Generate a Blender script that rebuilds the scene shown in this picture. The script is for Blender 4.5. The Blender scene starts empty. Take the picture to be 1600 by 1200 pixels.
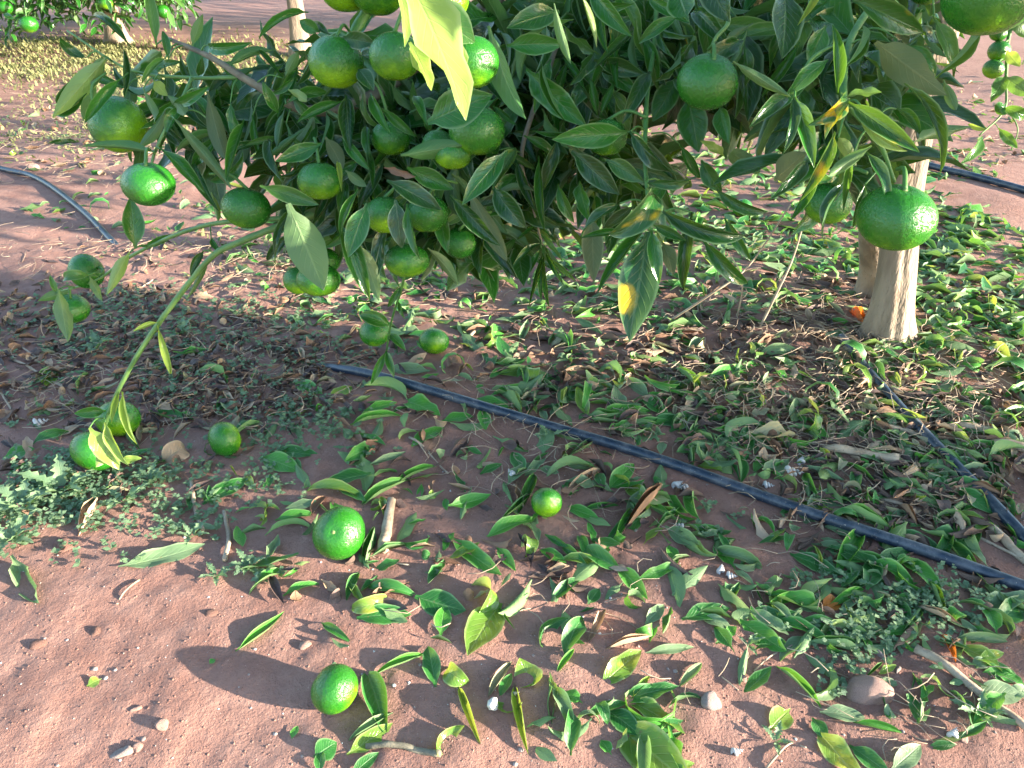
import bpy, math, random
import numpy as np
from mathutils import Vector, Matrix
R = math.radians
rng = random.Random(11)
nr = np.random.RandomState(5)

# ------------------------------------------------------------------ camera, sky, sun, exposure
sc = bpy.context.scene
CAM_H, PITCH, FPX = 0.78, R(32), 1200.0
cam = bpy.data.cameras.new('camera'); camo = bpy.data.objects.new('camera', cam)
sc.collection.objects.link(camo); sc.camera = camo
camo.location = (0, 0, CAM_H); camo.rotation_euler = (R(90) - PITCH, 0, 0)
cam.sensor_width = 36; cam.lens = 27.0; cam.clip_start = 0.02; cam.clip_end = 400
SUN_EL = R(11.8)
SH = Vector((0.95, -0.31, 0)).normalized()          # horizontal direction towards the sun
NH = Vector((-SH.y, SH.x, 0))                        # across the sun
SUNV = (SH * math.cos(SUN_EL) + Vector((0, 0, math.sin(SUN_EL)))).normalized()
world = bpy.data.worlds.new('World'); sc.world = world; world.use_nodes = True
wn = world.node_tree; wn.nodes.clear()
sky = wn.nodes.new('ShaderNodeTexSky'); sky.sky_type = 'NISHITA'; sky.sun_disc = False
sky.sun_elevation = SUN_EL; sky.sun_rotation = math.atan2(SH.x, SH.y); sky.air_density = 1.0; sky.dust_density = 0.7; sky.ozone_density = 1.6
bg = wn.nodes.new('ShaderNodeBackground'); bg.inputs[1].default_value = 0.15
wo = wn.nodes.new('ShaderNodeOutputWorld')
wn.links.new(sky.outputs[0], bg.inputs[0]); wn.links.new(bg.outputs[0], wo.inputs[0])
sl = bpy.data.lights.new('sun', 'SUN'); sl.energy = 4.8; sl.angle = R(0.5); sl.color = (1.0, 0.87, 0.71)
so = bpy.data.objects.new('sun', sl); sc.collection.objects.link(so)
so.rotation_euler = SUNV.to_track_quat('Z', 'Y').to_euler(); so.location = SUNV * 20
sc.view_settings.view_transform = 'Standard'; sc.view_settings.look = 'None'
sc.view_settings.exposure = 2.45; sc.view_settings.gamma = 1.0; sc.view_settings.use_curve_mapping = False
sc.cycles.use_denoising = True
sc.cycles.max_bounces = 6; sc.cycles.transparent_max_bounces = 4
sc.cycles.sample_clamp_indirect = 6

# ------------------------------------------------------------------ pixel (1600x1200) -> world
SP, CP = math.sin(PITCH), math.cos(PITCH)
def ray(x, y):
    dx, dy = (x - 800) / FPX, (y - 600) / FPX
    return Vector((dx, CP - dy * SP, -SP - dy * CP))
def at(x, y, d):
    return Vector((0, 0, CAM_H)) + ray(x, y) * d
def G(x, y, z=0.0):
    r = ray(x, y); return Vector((0, 0, CAM_H)) + r * ((CAM_H - z) / -r.z)
def proj(P):
    """world array (n,3) -> px, py, depth"""
    P = np.asarray(P, float); X = P[..., 0]; Y = P[..., 1]; Z = P[..., 2] - CAM_H
    d = Y * CP - Z * SP; u = X; v = -(Y * SP + Z * CP)
    dd = np.where(np.abs(d) < 1e-4, 1e-4, d)
    return 800 + FPX * u / dd, 600 + FPX * v / dd, d

# ------------------------------------------------------------------ ground height
TAB = np.random.RandomState(3).rand(256, 256)
def vn(x, y, s, seed):
    x = np.asarray(x, float) / s + seed * 17.3; y = np.asarray(y, float) / s + seed * 9.7
    xi = np.floor(x).astype(int); yi = np.floor(y).astype(int); fx = x - xi; fy = y - yi
    fx = fx * fx * (3 - 2 * fx); fy = fy * fy * (3 - 2 * fy)
    a = TAB[xi & 255, yi & 255]; b = TAB[(xi + 1) & 255, yi & 255]
    c = TAB[xi & 255, (yi + 1) & 255]; d = TAB[(xi + 1) & 255, (yi + 1) & 255]
    return (a * (1 - fx) + b * fx) * (1 - fy) + (c * (1 - fx) + d * fx) * fy - .5
TRUNK = G(1379, 537)
def gh(x, y):
    x = np.asarray(x, float); y = np.asarray(y, float)
    far = np.clip(1.2 - np.hypot(x, y - 1.2) / 4.0, 0.0, 1)
    h = .026 * vn(x, y, .55, 1) + .012 * vn(x, y, .16, 2)
    h = h + far * (.0058 * vn(x, y, .055, 3) + .0024 * vn(x, y, .022, 4) + .0014 * vn(x, y, .011, 5))
    h = h + .022 * np.exp(-((x - TRUNK.x) ** 2 + (y - TRUNK.y) ** 2) / .09)
    return h
def ghf(x, y): return float(gh(x, y))

# ------------------------------------------------------------------ object helpers
COL = sc.collection
def link(o): COL.objects.link(o); return o
def setp(o, label=None, cat=None, group=None, kind=None):
    if label: o['label'] = label
    if cat: o['category'] = cat
    if group: o['group'] = group
    if kind: o['kind'] = kind
    return o
def mobj(name, me, mat=None, parent=None, loc=None):
    o = bpy.data.objects.new(name, me); link(o)
    if mat is not None and me is not None and not me.materials: me.materials.append(mat)
    if parent is not None: o.parent = parent
    if loc is not None: o.location = loc
    return o
def empty(name, loc):
    o = bpy.data.objects.new(name, None); link(o); o.location = loc; o.empty_display_size = .05; return o
def np_mesh(name, V, Q, uv=None, smooth=True):
    """all-quad mesh from numpy arrays; uv per vertex"""
    V = np.asarray(V, np.float32); Q = np.asarray(Q, np.int32)
    me = bpy.data.meshes.new(name)
    me.vertices.add(len(V)); me.vertices.foreach_set('co', V.ravel())
    k = Q.shape[1]
    me.loops.add(Q.size); me.loops.foreach_set('vertex_index', Q.ravel())
    me.polygons.add(len(Q)); me.polygons.foreach_set('loop_start', np.arange(0, Q.size, k, dtype=np.int32))
    try: me.polygons.foreach_set('loop_total', np.full(len(Q), k, np.int32))
    except Exception: pass
    if uv is not None:
        l = me.uv_layers.new(name='UVMap'); l.data.foreach_set('uv', np.asarray(uv, np.float32)[Q.ravel()].ravel())
    me.update(calc_edges=True); me.validate()
    if smooth: me.polygons.foreach_set('use_smooth', np.ones(len(me.polygons), bool))
    return me
def catmull(pts, n):
    P = np.array([tuple(p) for p in pts], float)
    P = np.vstack([2 * P[0] - P[1], P, 2 * P[-1] - P[-2]]); out = []
    for i in range(1, len(P) - 2):
        for t in np.linspace(0, 1, n, endpoint=False):
            a, b, c, d = P[i - 1], P[i], P[i + 1], P[i + 2]
            out.append(.5 * (2 * b + (c - a) * t + (2 * a - 5 * b + 4 * c - d) * t * t + (3 * b - a - 3 * c + d) * t ** 3))
    out.append(P[-2]); return np.array(out)
def tube_arr(P, rad, k=8, bump=0.0):
    P = np.asarray(P, float); n = len(P); rad = np.broadcast_to(np.asarray(rad, float), (n,))
    T = np.gradient(P, axis=0); T /= np.linalg.norm(T, axis=1)[:, None] + 1e-9
    up = np.array([0, 0, 1.]) if abs(T[0][2]) < .9 else np.array([1., 0, 0])
    V = []; a = np.linspace(0, 2 * np.pi, k, endpoint=False); N = np.cross(T[0], up); N /= np.linalg.norm(N)
    for i in range(n):
        N = N - T[i] * N.dot(T[i]); N /= np.linalg.norm(N) + 1e-9; B = np.cross(T[i], N)
        rr = rad[i] * (1 + bump * (nr.rand(k) - .5))
        V.append(P[i] + (np.cos(a) * rr)[:, None] * N + (np.sin(a) * rr)[:, None] * B)
    V = np.vstack(V); Q = []
    for i in range(n - 1):
        for j in range(k):
            Q.append((i * k + j, i * k + (j + 1) % k, (i + 1) * k + (j + 1) % k, (i + 1) * k + j))
    # end caps: a centre vertex each, as degenerate-free triangles stored as quads with a mid vertex
    c0 = len(V); V = np.vstack([V, P[:1], P[-1:]])
    for j in range(0, k, 2):
        Q.append((c0, (j + 2) % k, j + 1, j)); b = (n - 1) * k
        Q.append((c0 + 1, b + j, b + j + 1, b + (j + 2) % k))
    U = np.zeros((len(V), 2)); U[:n * k, 0] = np.repeat(np.linspace(0, 1, n), k); U[:n * k, 1] = np.tile(np.linspace(0, 1, k), n)
    return V, np.array(Q), U
def tube(name, P, rad, mat, parent=None, k=8, bump=0.0, off=None):
    V, Q, U = tube_arr(P, rad, k, bump)
    if off is not None: V = V - np.array(tuple(off))
    return mobj(name, np_mesh(name, V, Q, U), mat, parent)

# ------------------------------------------------------------------ materials
class NT:
    def __init__(s, name):
        s.m = bpy.data.materials.new(name); s.m.use_nodes = True; s.t = s.m.node_tree; s.t.nodes.clear()
        s.out = s.n('ShaderNodeOutputMaterial')
    def n(s, typ, **kw):
        d = s.t.nodes.new(typ)
        for k, v in kw.items(): setattr(d, k, v)
        return d
    def l(s, a, b): s.t.links.new(a, b)
    def setin(s, sock, v):
        if isinstance(v, bpy.types.NodeSocket): s.l(v, sock)
        else: sock.default_value = v
    def math(s, op, a, b=None, c=None, clamp=False):
        d = s.n('ShaderNodeMath', operation=op, use_clamp=clamp); s.setin(d.inputs[0], a)
        if b is not None: s.setin(d.inputs[1], b)
        if c is not None: s.setin(d.inputs[2], c)
        return d.outputs[0]
    def mix(s, f, a, b, mode='MIX'):
        d = s.n('ShaderNodeMix', data_type='RGBA', blend_type=mode); s.setin(d.inputs[0], f)
        s.setin(d.inputs[6], a if isinstance(a, bpy.types.NodeSocket) else (*a, 1)); s.setin(d.inputs[7], b if isinstance(b, bpy.types.NodeSocket) else (*b, 1))
        return d.outputs[2]
    def smooth(s, x, a, b):
        d = s.n('ShaderNodeMapRange', interpolation_type='SMOOTHSTEP'); s.setin(d.inputs[0], x)
        d.inputs[1].default_value = a; d.inputs[2].default_value = b; return d.outputs[0]
    def noise(s, vec, scale, detail=3, rough=.55, dim='3D', w=None):
        d = s.n('ShaderNodeTexNoise', noise_dimensions=dim); 
        if vec is not None: s.l(vec, d.inputs['Vector'])
        d.inputs['Scale'].default_value = scale; d.inputs['Detail'].default_value = detail; d.inputs['Roughness'].default_value = rough
        if w is not None: s.setin(d.inputs['W'], w)
        return d.outputs[0]
    def princ(s, col, rough=.5, spec=.5, normal=None):
        b = s.n('ShaderNodeBsdfPrincipled'); s.setin(b.inputs['Base Color'], col if isinstance(col, bpy.types.NodeSocket) else (*col, 1))
        s.setin(b.inputs['Roughness'], rough); s.setin(b.inputs['Specular IOR Level'], spec)
        if normal is not None: s.l(normal, b.inputs['Normal'])
        return b.outputs[0]
    def bump(s, h, strength=.3, dist=.001):
        d = s.n('ShaderNodeBump'); d.inputs['Strength'].default_value = strength; d.inputs['Distance'].default_value = dist
        s.l(h, d.inputs['Height']); return d.outputs[0]
    def done(s, sh): s.l(sh, s.out.inputs[0]); return s.m

def leaf_mat(name, top, top2, back, vein, blotch=None, blotch_amt=.5, gloss=.10, trans=.2, tcol=(.22, .42, .03), dry=0.0, spots=.25):
    t = NT(name)
    uv = t.n('ShaderNodeUVMap'); sp = t.n('ShaderNodeSeparateXYZ'); t.l(uv.outputs[0], sp.inputs[0])
    U, Vv = sp.outputs[0], sp.outputs[1]
    geo = t.n('ShaderNodeNewGeometry'); oi = t.n('ShaderNodeObjectInfo')
    rnd = t.math('FRACT', t.math('ADD', t.math('MULTIPLY', geo.outputs['Random Per Island'], 7.31), t.math('MULTIPLY', oi.outputs['Random'], 3.77)))
    rnd2 = t.math('FRACT', t.math('MULTIPLY', rnd, 13.7))
    av = t.math('ABSOLUTE', t.math('MULTIPLY_ADD', Vv, 2.0, -1.0))
    mid = t.smooth(av, .10, .015)
    marg = t.smooth(av, .78, .97)
    ph = t.math('SUBTRACT', t.math('MULTIPLY', U, 62.0), t.math('MULTIPLY', av, 16.0))
    side = t.math('MULTIPLY', t.smooth(t.math('SINE', ph), .72, 1.0), t.smooth(av, 1.0, .2))
    cmb = t.n('ShaderNodeCombineXYZ'); t.l(t.math('MULTIPLY', U, 2.6), cmb.inputs[0]); t.l(Vv, cmb.inputs[1]); t.l(t.math('MULTIPLY', rnd, 50.0), cmb.inputs[2])
    n1 = t.noise(cmb.outputs[0], 2.2, 3); n2 = t.noise(cmb.outputs[0], 26, 2)
    c = t.mix(rnd, top, top2)
    c = t.mix(t.math('MULTIPLY', t.smooth(n1, .35, .75), .55), c, top2)
    if blotch:
        nb = t.noise(cmb.outputs[0], .9, 2)
        bm = t.math('MULTIPLY', t.smooth(t.math('ADD', t.math('ADD', nb, t.math('MULTIPLY', t.smooth(t.math('ABSOLUTE', t.math('SUBTRACT', U, .66)), .3, .0), .16)), t.math('MULTIPLY', n1, .35)), .93 - .22 * blotch_amt, 1.10 - .22 * blotch_amt), t.math('MULTIPLY_ADD', n2, .9, .45, clamp=True))
        c = t.mix(bm, c, blotch)
    c = t.mix(t.math('MULTIPLY', side, .16), c, vein)
    c = t.mix(t.math('MULTIPLY', mid, .26), c, vein)
    c = t.mix(t.math('MULTIPLY', marg, .6), c, vein)  # thin pale leaf margin, widened to paint bright edge highlights into the colour
    ns_ = t.noise(cmb.outputs[0], 4.5, 3, .6)
    c = t.mix(t.math('MULTIPLY', t.smooth(ns_, .66, .74), spots), c, (.20, .14, .05))
    c = t.mix(t.smooth(U, .10, .05), c, tuple(.8 * q for q in top2))
    dust = t.smooth(n2, .70, .80)
    c = t.mix(t.math('MULTIPLY', dust, .07), c, (.45, .45, .36))
    bk = t.mix(t.math('MULTIPLY', mid, .5), back, vein)
    bk = t.mix(t.math('MULTIPLY', side, .15), bk, vein)
    bk = t.mix(t.math('MULTIPLY', n1, .35), bk, top2)
    col = t.mix(geo.outputs['Backfacing'], c, bk)
    hgt = t.math('ADD', t.math('MULTIPLY', side, -.5), t.math('ADD', t.math('MULTIPLY', mid, -.8), t.math('MULTIPLY', n1, 1.1)))
    nm = t.bump(hgt, .5 + dry * .4, .0012)
    rough = t.math('ADD', t.math('MULTIPLY', geo.outputs['Backfacing'], .25), t.math('MULTIPLY_ADD', n2, .18, gloss))
    p = t.princ(col, rough, .44, nm)
    if trans > 0:
        tr = t.n('ShaderNodeBsdfTranslucent'); t.l(t.mix(.65, col, tcol), tr.inputs[0]); t.l(nm, tr.inputs[1])
        ms = t.n('ShaderNodeMixShader'); ms.inputs[0].default_value = trans; t.l(p, ms.inputs[1]); t.l(tr.outputs[0], ms.inputs[2])
        return t.done(ms.outputs[0])
    return t.done(p)

M = {}
# living foliage
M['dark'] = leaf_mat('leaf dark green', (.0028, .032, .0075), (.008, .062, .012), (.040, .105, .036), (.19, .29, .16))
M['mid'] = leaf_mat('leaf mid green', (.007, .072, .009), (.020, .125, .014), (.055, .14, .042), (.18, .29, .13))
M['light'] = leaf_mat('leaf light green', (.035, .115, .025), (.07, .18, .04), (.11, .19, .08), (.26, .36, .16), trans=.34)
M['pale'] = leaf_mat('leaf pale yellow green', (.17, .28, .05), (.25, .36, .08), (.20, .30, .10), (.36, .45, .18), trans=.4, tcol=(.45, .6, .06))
M['blotch'] = leaf_mat('leaf with yellow blotches', (.008, .055, .012), (.022, .09, .018), (.08, .14, .06), (.18, .28, .11), blotch=(.50, .33, .015), blotch_amt=.35)
M['strong'] = leaf_mat('leaf with orange patch', (.012, .07, .014), (.03, .11, .02), (.09, .15, .06), (.2, .3, .1), blotch=(.62, .33, .012), blotch_amt=1.0)
M['spot'] = leaf_mat('leaf olive underside', (.05, .075, .03), (.07, .10, .04), (.085, .12, .055), (.18, .21, .10), gloss=.5)
# fallen leaves
M['f_deep'] = leaf_mat('fallen leaf deep green', (.012, .098, .016), (.030, .165, .028), (.17, .27, .13), (.22, .36, .16), gloss=.36, trans=.2, spots=.75)
M['f_bright'] = leaf_mat('fallen leaf bright green', (.036, .21, .026), (.075, .29, .038), (.20, .31, .13), (.30, .45, .18), gloss=.36, trans=.25, spots=.75)
M['f_pale'] = leaf_mat('fallen leaf pale underside', (.11, .20, .095), (.17, .26, .13), (.12, .21, .09), (.34, .44, .24), gloss=.5, trans=.25, spots=.75)
M['f_yellow'] = leaf_mat('fallen leaf yellow green', (.09, .23, .035), (.17, .30, .05), (.24, .35, .13), (.40, .48, .2), blotch=(.36, .38, .05), blotch_amt=.45, trans=.3, tcol=(.5, .55, .06), spots=.75)  # yellow green partly paints sunlight shining through the leaf into its colour
M['d_brown'] = leaf_mat('dry leaf brown', (.17, .085, .05), (.26, .145, .085), (.24, .15, .10), (.33, .21, .13), gloss=.6, trans=.06, tcol=(.4, .2, .05), dry=1)
M['d_dark'] = leaf_mat('dry leaf dark', (.058, .040, .038), (.12, .078, .068), (.12, .08, .06), (.18, .12, .09), gloss=.62, trans=0, dry=1)
M['d_tan'] = leaf_mat('dry leaf tan', (.34, .23, .14), (.45, .32, .21), (.40, .30, .21), (.5, .38, .26), gloss=.6, trans=.08, tcol=(.5, .3, .1), dry=1)
M['d_olive'] = leaf_mat('dry leaf olive', (.23, .22, .12), (.30, .28, .16), (.28, .26, .16), (.38, .35, .22), gloss=.55, trans=.05, dry=1)
M['d_orange'] = leaf_mat('dry leaf orange', (.50, .13, .02), (.62, .20, .03), (.45, .14, .04), (.6, .28, .08), gloss=.3, trans=.3, tcol=(.9, .22, .02), dry=.5)

def fruit_mat():
    t = NT('green citrus peel'); tc = t.n('ShaderNodeTexCoord'); oi = t.n('ShaderNodeObjectInfo')
    sp = t.n('ShaderNodeSeparateXYZ'); t.l(tc.outputs['Object'], sp.inputs[0])
    mp = t.n('ShaderNodeVectorMath', operation='ADD'); t.l(tc.outputs['Object'], mp.inputs[0]); t.l(oi.outputs['Random'], mp.inputs[1])
    n1 = t.noise(mp.outputs[0], 1.6, 3); n2 = t.noise(mp.outputs[0], 9, 3)
    vo = t.n('ShaderNodeTexVoronoi'); t.l(mp.outputs[0], vo.inputs['Vector']); vo.inputs['Scale'].default_value = 30
    pore = t.smooth(vo.outputs['Distance'], .05, .42)
    ripe = t.smooth(t.math('ADD', t.math('MULTIPLY', sp.outputs[2], -.55), t.math('ADD', t.math('MULTIPLY', n1, .9), t.math('MULTIPLY', oi.outputs['Random'], .55))), .75, 1.35)
    c = t.mix(ripe, (.013, .120, .008), (.18, .38, .006))
    c = t.mix(t.math('MULTIPLY', t.smooth(n2, .3, .8), .35), c, (.034, .18, .009))
    c = t.mix(t.math('MULTIPLY', t.math('SUBTRACT', 1.0, pore), .22), c, (.05, .18, .03))
    n3 = t.noise(mp.outputs[0], 3.3, 6, .75)
    c = t.mix(t.math('MULTIPLY', t.smooth(n3, .66, .72), .45), c, (.22, .20, .10))
    h = t.math('ADD', t.math('MULTIPLY', pore, .8), t.math('MULTIPLY', n2, .5))
    nm = t.bump(h, .30, .010)
    return t.done(t.princ(c, t.math('MULTIPLY_ADD', n2, .12, .20), .55, nm))
M['fruit'] = fruit_mat()
def simple(name, c1, c2, scale, rough=.8, bump=.4, dist=.002, coord='Object', detail=5, c3=None, stretch=None):
    t = NT(name); tc = t.n('ShaderNodeTexCoord'); v = tc.outputs[coord]; oi = t.n('ShaderNodeObjectInfo')
    ad = t.n('ShaderNodeVectorMath', operation='ADD'); t.l(v, ad.inputs[0]); t.l(oi.outputs['Random'], ad.inputs[1]); v = ad.outputs[0]
    if stretch:
        mp = t.n('ShaderNodeMapping'); mp.inputs['Scale'].default_value = stretch; t.l(v, mp.inputs[0]); v = mp.outputs[0]
    n1 = t.noise(v, scale, detail); n2 = t.noise(v, scale * 7, 3)
    c = t.mix(t.smooth(n1, .3, .7), c1, c2)
    if c3: c = t.mix(t.smooth(n2, .6, .72), c, c3)
    nm = t.bump(t.math('ADD', n1, t.math('MULTIPLY', n2, .4)), bump, dist)
    return t.done(t.princ(c, rough, .4, nm))
M['calyx'] = simple('calyx', (.10, .20, .05), (.22, .30, .10), 200, .6)
M['stalk'] = simple('green stalk', (.045, .14, .03), (.09, .22, .05), 60, .5, .3)
M['twiggreen'] = simple('green shoot bark', (.075, .17, .045), (.13, .24, .07), 40, .5, .3)
M['twiggrey'] = simple('grey branch bark', (.10, .095, .07), (.20, .18, .13), 60, .8, .6)
M['bark'] = simple('pale smooth bark', (.19, .145, .105), (.32, .255, .19), 30, .85, .9, .012, c3=(.19, .14, .10), stretch=(1, 1, .22), detail=8)
M['stick'] = simple('dry stick', (.26, .19, .13), (.42, .34, .25), 50, .85, .6, c3=(.14, .10, .07))
M['straw'] = simple('straw', (.26, .19, .13), (.42, .34, .25), 30, .8, .3)
M['stone'] = simple('stone', (.28, .17, .14), (.40, .26, .21), 30, .85, .7, .003, c3=(.18, .12, .10))
M['stonegrey'] = simple('grey stone', (.24, .18, .16), (.36, .29, .26), 30, .85, .7, .003, c3=(.16, .13, .12))
M['shell'] = simple('white shell', (.44, .43, .41), (.60, .58, .56), 50, .45, .3, c3=(.4, .36, .32))
M['weed'] = leaf_mat('weed leaf', (.08, .165, .085), (.17, .26, .15), (.17, .28, .13), (.22, .34, .16), gloss=.5, trans=.25)
M['grass'] = leaf_mat('dry sunlit grass', (.12, .15, .065), (.25, .245, .12), (.3, .3, .13), (.45, .43, .2), gloss=.6, trans=.25)
def soil_mat():
    t = NT('red soil'); tc = t.n('ShaderNodeTexCoord'); v = tc.outputs['Object']
    a = t.noise(v, 2.3, 5); b = t.noise(v, 22, 6, .65); c_ = t.noise(v, 150, 5, .7); d = t.noise(v, 420, 3, .7)
    vo = t.n('ShaderNodeTexVoronoi'); t.l(v, vo.inputs['Vector']); vo.inputs['Scale'].default_value = 170
    c = t.mix(t.smooth(a, .3, .7), (.225, .118, .092), (.30, .170, .135))
    c = t.mix(t.math('MULTIPLY', t.smooth(b, .35, .7), .6), c, (.36, .215, .17))
    c = t.mix(t.math('MULTIPLY', t.smooth(c_, .45, .75), .40), c, (.20, .105, .082))
    c = t.mix(t.math('MULTIPLY', t.smooth(vo.outputs['Distance'], .16, .08), t.smooth(d, .52, .6)), c, (.50, .38, .31))
    h = t.math('ADD', t.math('MULTIPLY', b, 1.2), t.math('ADD', t.math('MULTIPLY', c_, .9), t.math('MULTIPLY', d, .35)))
    return t.done(t.princ(c, .95, .25, t.bump(h, .8, .005)))
M['soil'] = soil_mat()
def pipe_mat():
    t = NT('black pipe dusty'); tc = t.n('ShaderNodeTexCoord'); v = tc.outputs['Object']
    n1 = t.noise(v, 40, 5, .65); n2 = t.noise(v, 300, 3)
    c = t.mix(t.math('MULTIPLY', t.smooth(n1, .42, .70), .65), (.012, .026, .050), (.11, .12, .14))  # blue in the black base is sky reflection put into colour; dust over it
    c = t.mix(t.smooth(n2, .66, .74), c, (.30, .25, .22))
    return t.done(t.princ(c, t.math('MULTIPLY_ADD', n1, .4, .18), .6, t.bump(n2, .15, .001)))
M['pipe'] = pipe_mat()

# ------------------------------------------------------------------ ground sheet
def axis(lo, hi, step, far_lo, far_hi):
    a = list(np.arange(lo, hi, step)); s = step; x = a[-1]
    while x < far_hi: s *= 1.09; x += s; a.append(x)
    s = step; x = lo; b = []
    while x > far_lo: s *= 1.09; x -= s; b.append(x)
    return np.array(b[::-1] + a)
xs = axis(-1.25, 1.3, .006, -70, 70); ys = axis(.40, 2.1, .006, -40, 120)
X, Y = np.meshgrid(xs, ys); Z = gh(X, Y)
Vg = np.stack([X, Y, Z], -1).reshape(-1, 3); nx, ny = len(xs), len(ys)
idx = np.arange(nx * ny).reshape(ny, nx)
Qg = np.stack([idx[:-1, :-1], idx[:-1, 1:], idx[1:, 1:], idx[1:, :-1]], -1).reshape(-1, 4)
setp(mobj('ground', np_mesh('ground', Vg, Qg), M['soil']), kind='structure')

# ------------------------------------------------------------------ leaf shapes
LM = {}
def leaf_arr(ns=10, nc=4, W=.36, curl=.5, cup=.25, twist=0., wave=.0, seed=0, cut=1.0, pet=.07):
    r = np.random.RandomState(seed); s = np.linspace(0, 1, ns + 1)
    th = curl * (s ** 1.2); ds = 1 / ns
    tm = curl * (((s[:-1] + s[1:]) / 2) ** 1.2)
    cx = np.concatenate([[0], np.cumsum(np.cos(tm) * ds)]); cz = np.concatenate([[0], np.cumsum(-np.sin(tm) * ds)])
    q = np.clip((s - pet) / (1 - pet), 0, 1)
    w = np.where(s <= pet, .025, W / 2 * (np.sin(np.pi * q ** .86) ** .92) * (1 - .10 * q) * 1.05 + .004)
    w = w * (1 + .06 * (r.rand(ns + 1) - .5))
    if cut < 1: w = np.where(s > cut, w * .25, w)
    v = np.linspace(-1, 1, nc + 1); V = np.zeros((ns + 1, nc + 1, 3)); uv = np.zeros((ns + 1, nc + 1, 2))
    p1, p2 = r.rand() * 6, r.rand() * 6
    for i in range(ns + 1):
        N = np.array([np.sin(th[i]), 0, np.cos(th[i])]); Yv = np.array([0, 1., 0]); tw = twist * (s[i] - .3)
        Yr = Yv * math.cos(tw) + N * math.sin(tw); Nr = N * math.cos(tw) - Yv * math.sin(tw)
        for j in range(nc + 1):
            a = abs(v[j]); off = w[i] * v[j] * math.cos(cup * a)
            hz = w[i] * a * math.sin(cup) * (.6 + .4 * a) + wave * w[i] * a * a * math.sin(s[i] * 13 + (p1 if v[j] > 0 else p2))
            V[i, j] = (cx[i], 0, cz[i]) + Yr * off + Nr * hz; uv[i, j] = (s[i], v[j] * .5 + .5)
    id_ = np.arange((ns + 1) * (nc + 1)).reshape(ns + 1, nc + 1)
    Q = np.stack([id_[:-1, :-1], id_[1:, :-1], id_[1:, 1:], id_[:-1, 1:]], -1).reshape(-1, 4)
    return V.reshape(-1, 3), Q, uv.reshape(-1, 2), np.array([cx[-1], 0, cz[-1]])
SHAPES = {  # name: keyword arguments of leaf_arr
 'flat': dict(curl=.30, cup=.34, wave=.14, twist=.2), 'flat2': dict(curl=-.35, cup=.28, wave=.20, twist=.45), 'droop': dict(curl=.95, cup=.48, wave=.10, twist=-.25),
 'droop2': dict(curl=.70, cup=.58, twist=.75, wave=.12), 'arch': dict(curl=1.6, cup=.5, wave=.08), 'arch2': dict(curl=2.0, cup=.4, twist=-.7),
 'fold': dict(curl=.55, cup=.95, wave=.08, twist=.3), 'fold2': dict(curl=-.6, cup=.9, twist=.5), 'wavy': dict(curl=.45, cup=.35, wave=.38, twist=-.6),
 'up': dict(curl=-.9, cup=.5, wave=.12), 'ring': dict(curl=5.4, cup=.2, W=.26, ns=16, twist=.3), 'hook': dict(curl=3.0, cup=.4, W=.30, ns=12, twist=.6), 'uphook': dict(curl=-2.6, cup=.4, W=.3, ns=12, twist=-.6),
 'torn': dict(curl=.5, cup=.45, wave=.2, cut=.72), 'roll': dict(curl=.35, cup=1.35, W=.5, wave=.1, twist=.3), 'crisp': dict(curl=-.9, cup=.8, wave=.45, twist=1.0), 'crisp2': dict(curl=1.1, cup=.95, wave=.4, twist=-1.0),
 'curlfold': dict(curl=1.9, cup=.85, wave=.15, twist=.9, ns=12), 'scroll': dict(curl=-1.2, cup=1.2, W=.46, wave=.15, twist=1.3, ns=12), 'sway': dict(curl=1.3, cup=.6, twist=1.7, wave=.1, ns=12),
 'straight': dict(curl=.10, cup=.35, wave=.08)}
for i, (k, a) in enumerate(SHAPES.items()):
    a = dict(a); a.setdefault('ns', 10)
    LM[k] = leaf_arr(seed=i, **a)
    b = dict(a); b['ns'] = max(5, a['ns'] // 2); b['nc'] = 2
    LM[k + '_lo'] = leaf_arr(seed=i, **b)
MESH = {}
def leaf_mesh(shape, mat):
    if (shape, mat) not in MESH:
        V, Q, U, c = LM[shape]; me = np_mesh('leaf ' + shape, V, Q, U); me.materials.append(M[mat]); MESH[(shape, mat)] = me
    return MESH[(shape, mat)]
def align(shape, B, T, normal, wpx=None, wm=None):
    """matrix putting the leaf base at B and its tip at T, upper face towards normal; wm = width in metres"""
    c = LM[shape][3]; cl = np.linalg.norm(c); c = c / cl
    t = np.array(tuple(T - B)); L = np.linalg.norm(t); t = t / L; s = L / max(cl, .25)
    n = np.array(tuple(normal), float); n = n - t * n.dot(t); n /= np.linalg.norm(n) + 1e-9
    y = np.cross(n, t); ly = np.array([0, 1., 0]); ln = np.cross(c, ly)
    R3 = np.outer(t, c) + np.outer(y, ly) + np.outer(np.cross(t, y), np.cross(c, ly))
    W0 = SHAPES[shape.replace('_lo', '')].get('W', .36)
    sy = s if wm is None else wm / W0
    A = np.eye(4); A[:3, :3] = R3 @ np.diag([s, sy, s]); A[:3, 3] = tuple(B)
    return A
def join_leaves(name, items, mat, parent=None, off=(0, 0, 0)):
    """items: (shape, 4x4). One mesh."""
    Vs, Qs, Us = [], [], []; o = 0
    for sh, A in items:
        V, Q, U, _ = LM[sh]; Vs.append(V @ A[:3, :3].T + A[:3, 3] - np.array(tuple(off))); Qs.append(Q + o); Us.append(U); o += len(V)
    if not Vs: return None
    return mobj(name, np_mesh(name, np.vstack(Vs), np.vstack(Qs), np.vstack(Us)), M[mat], parent)
def rot_rand(r=rng):
    a, b, c = r.uniform(0, 2 * math.pi), r.uniform(-.9, .9), r.uniform(-.9, .9)
    return np.array(Matrix.Rotation(a, 3, 'Z') @ Matrix.Rotation(b, 3, 'Y') @ Matrix.Rotation(c, 3, 'X'))

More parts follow.
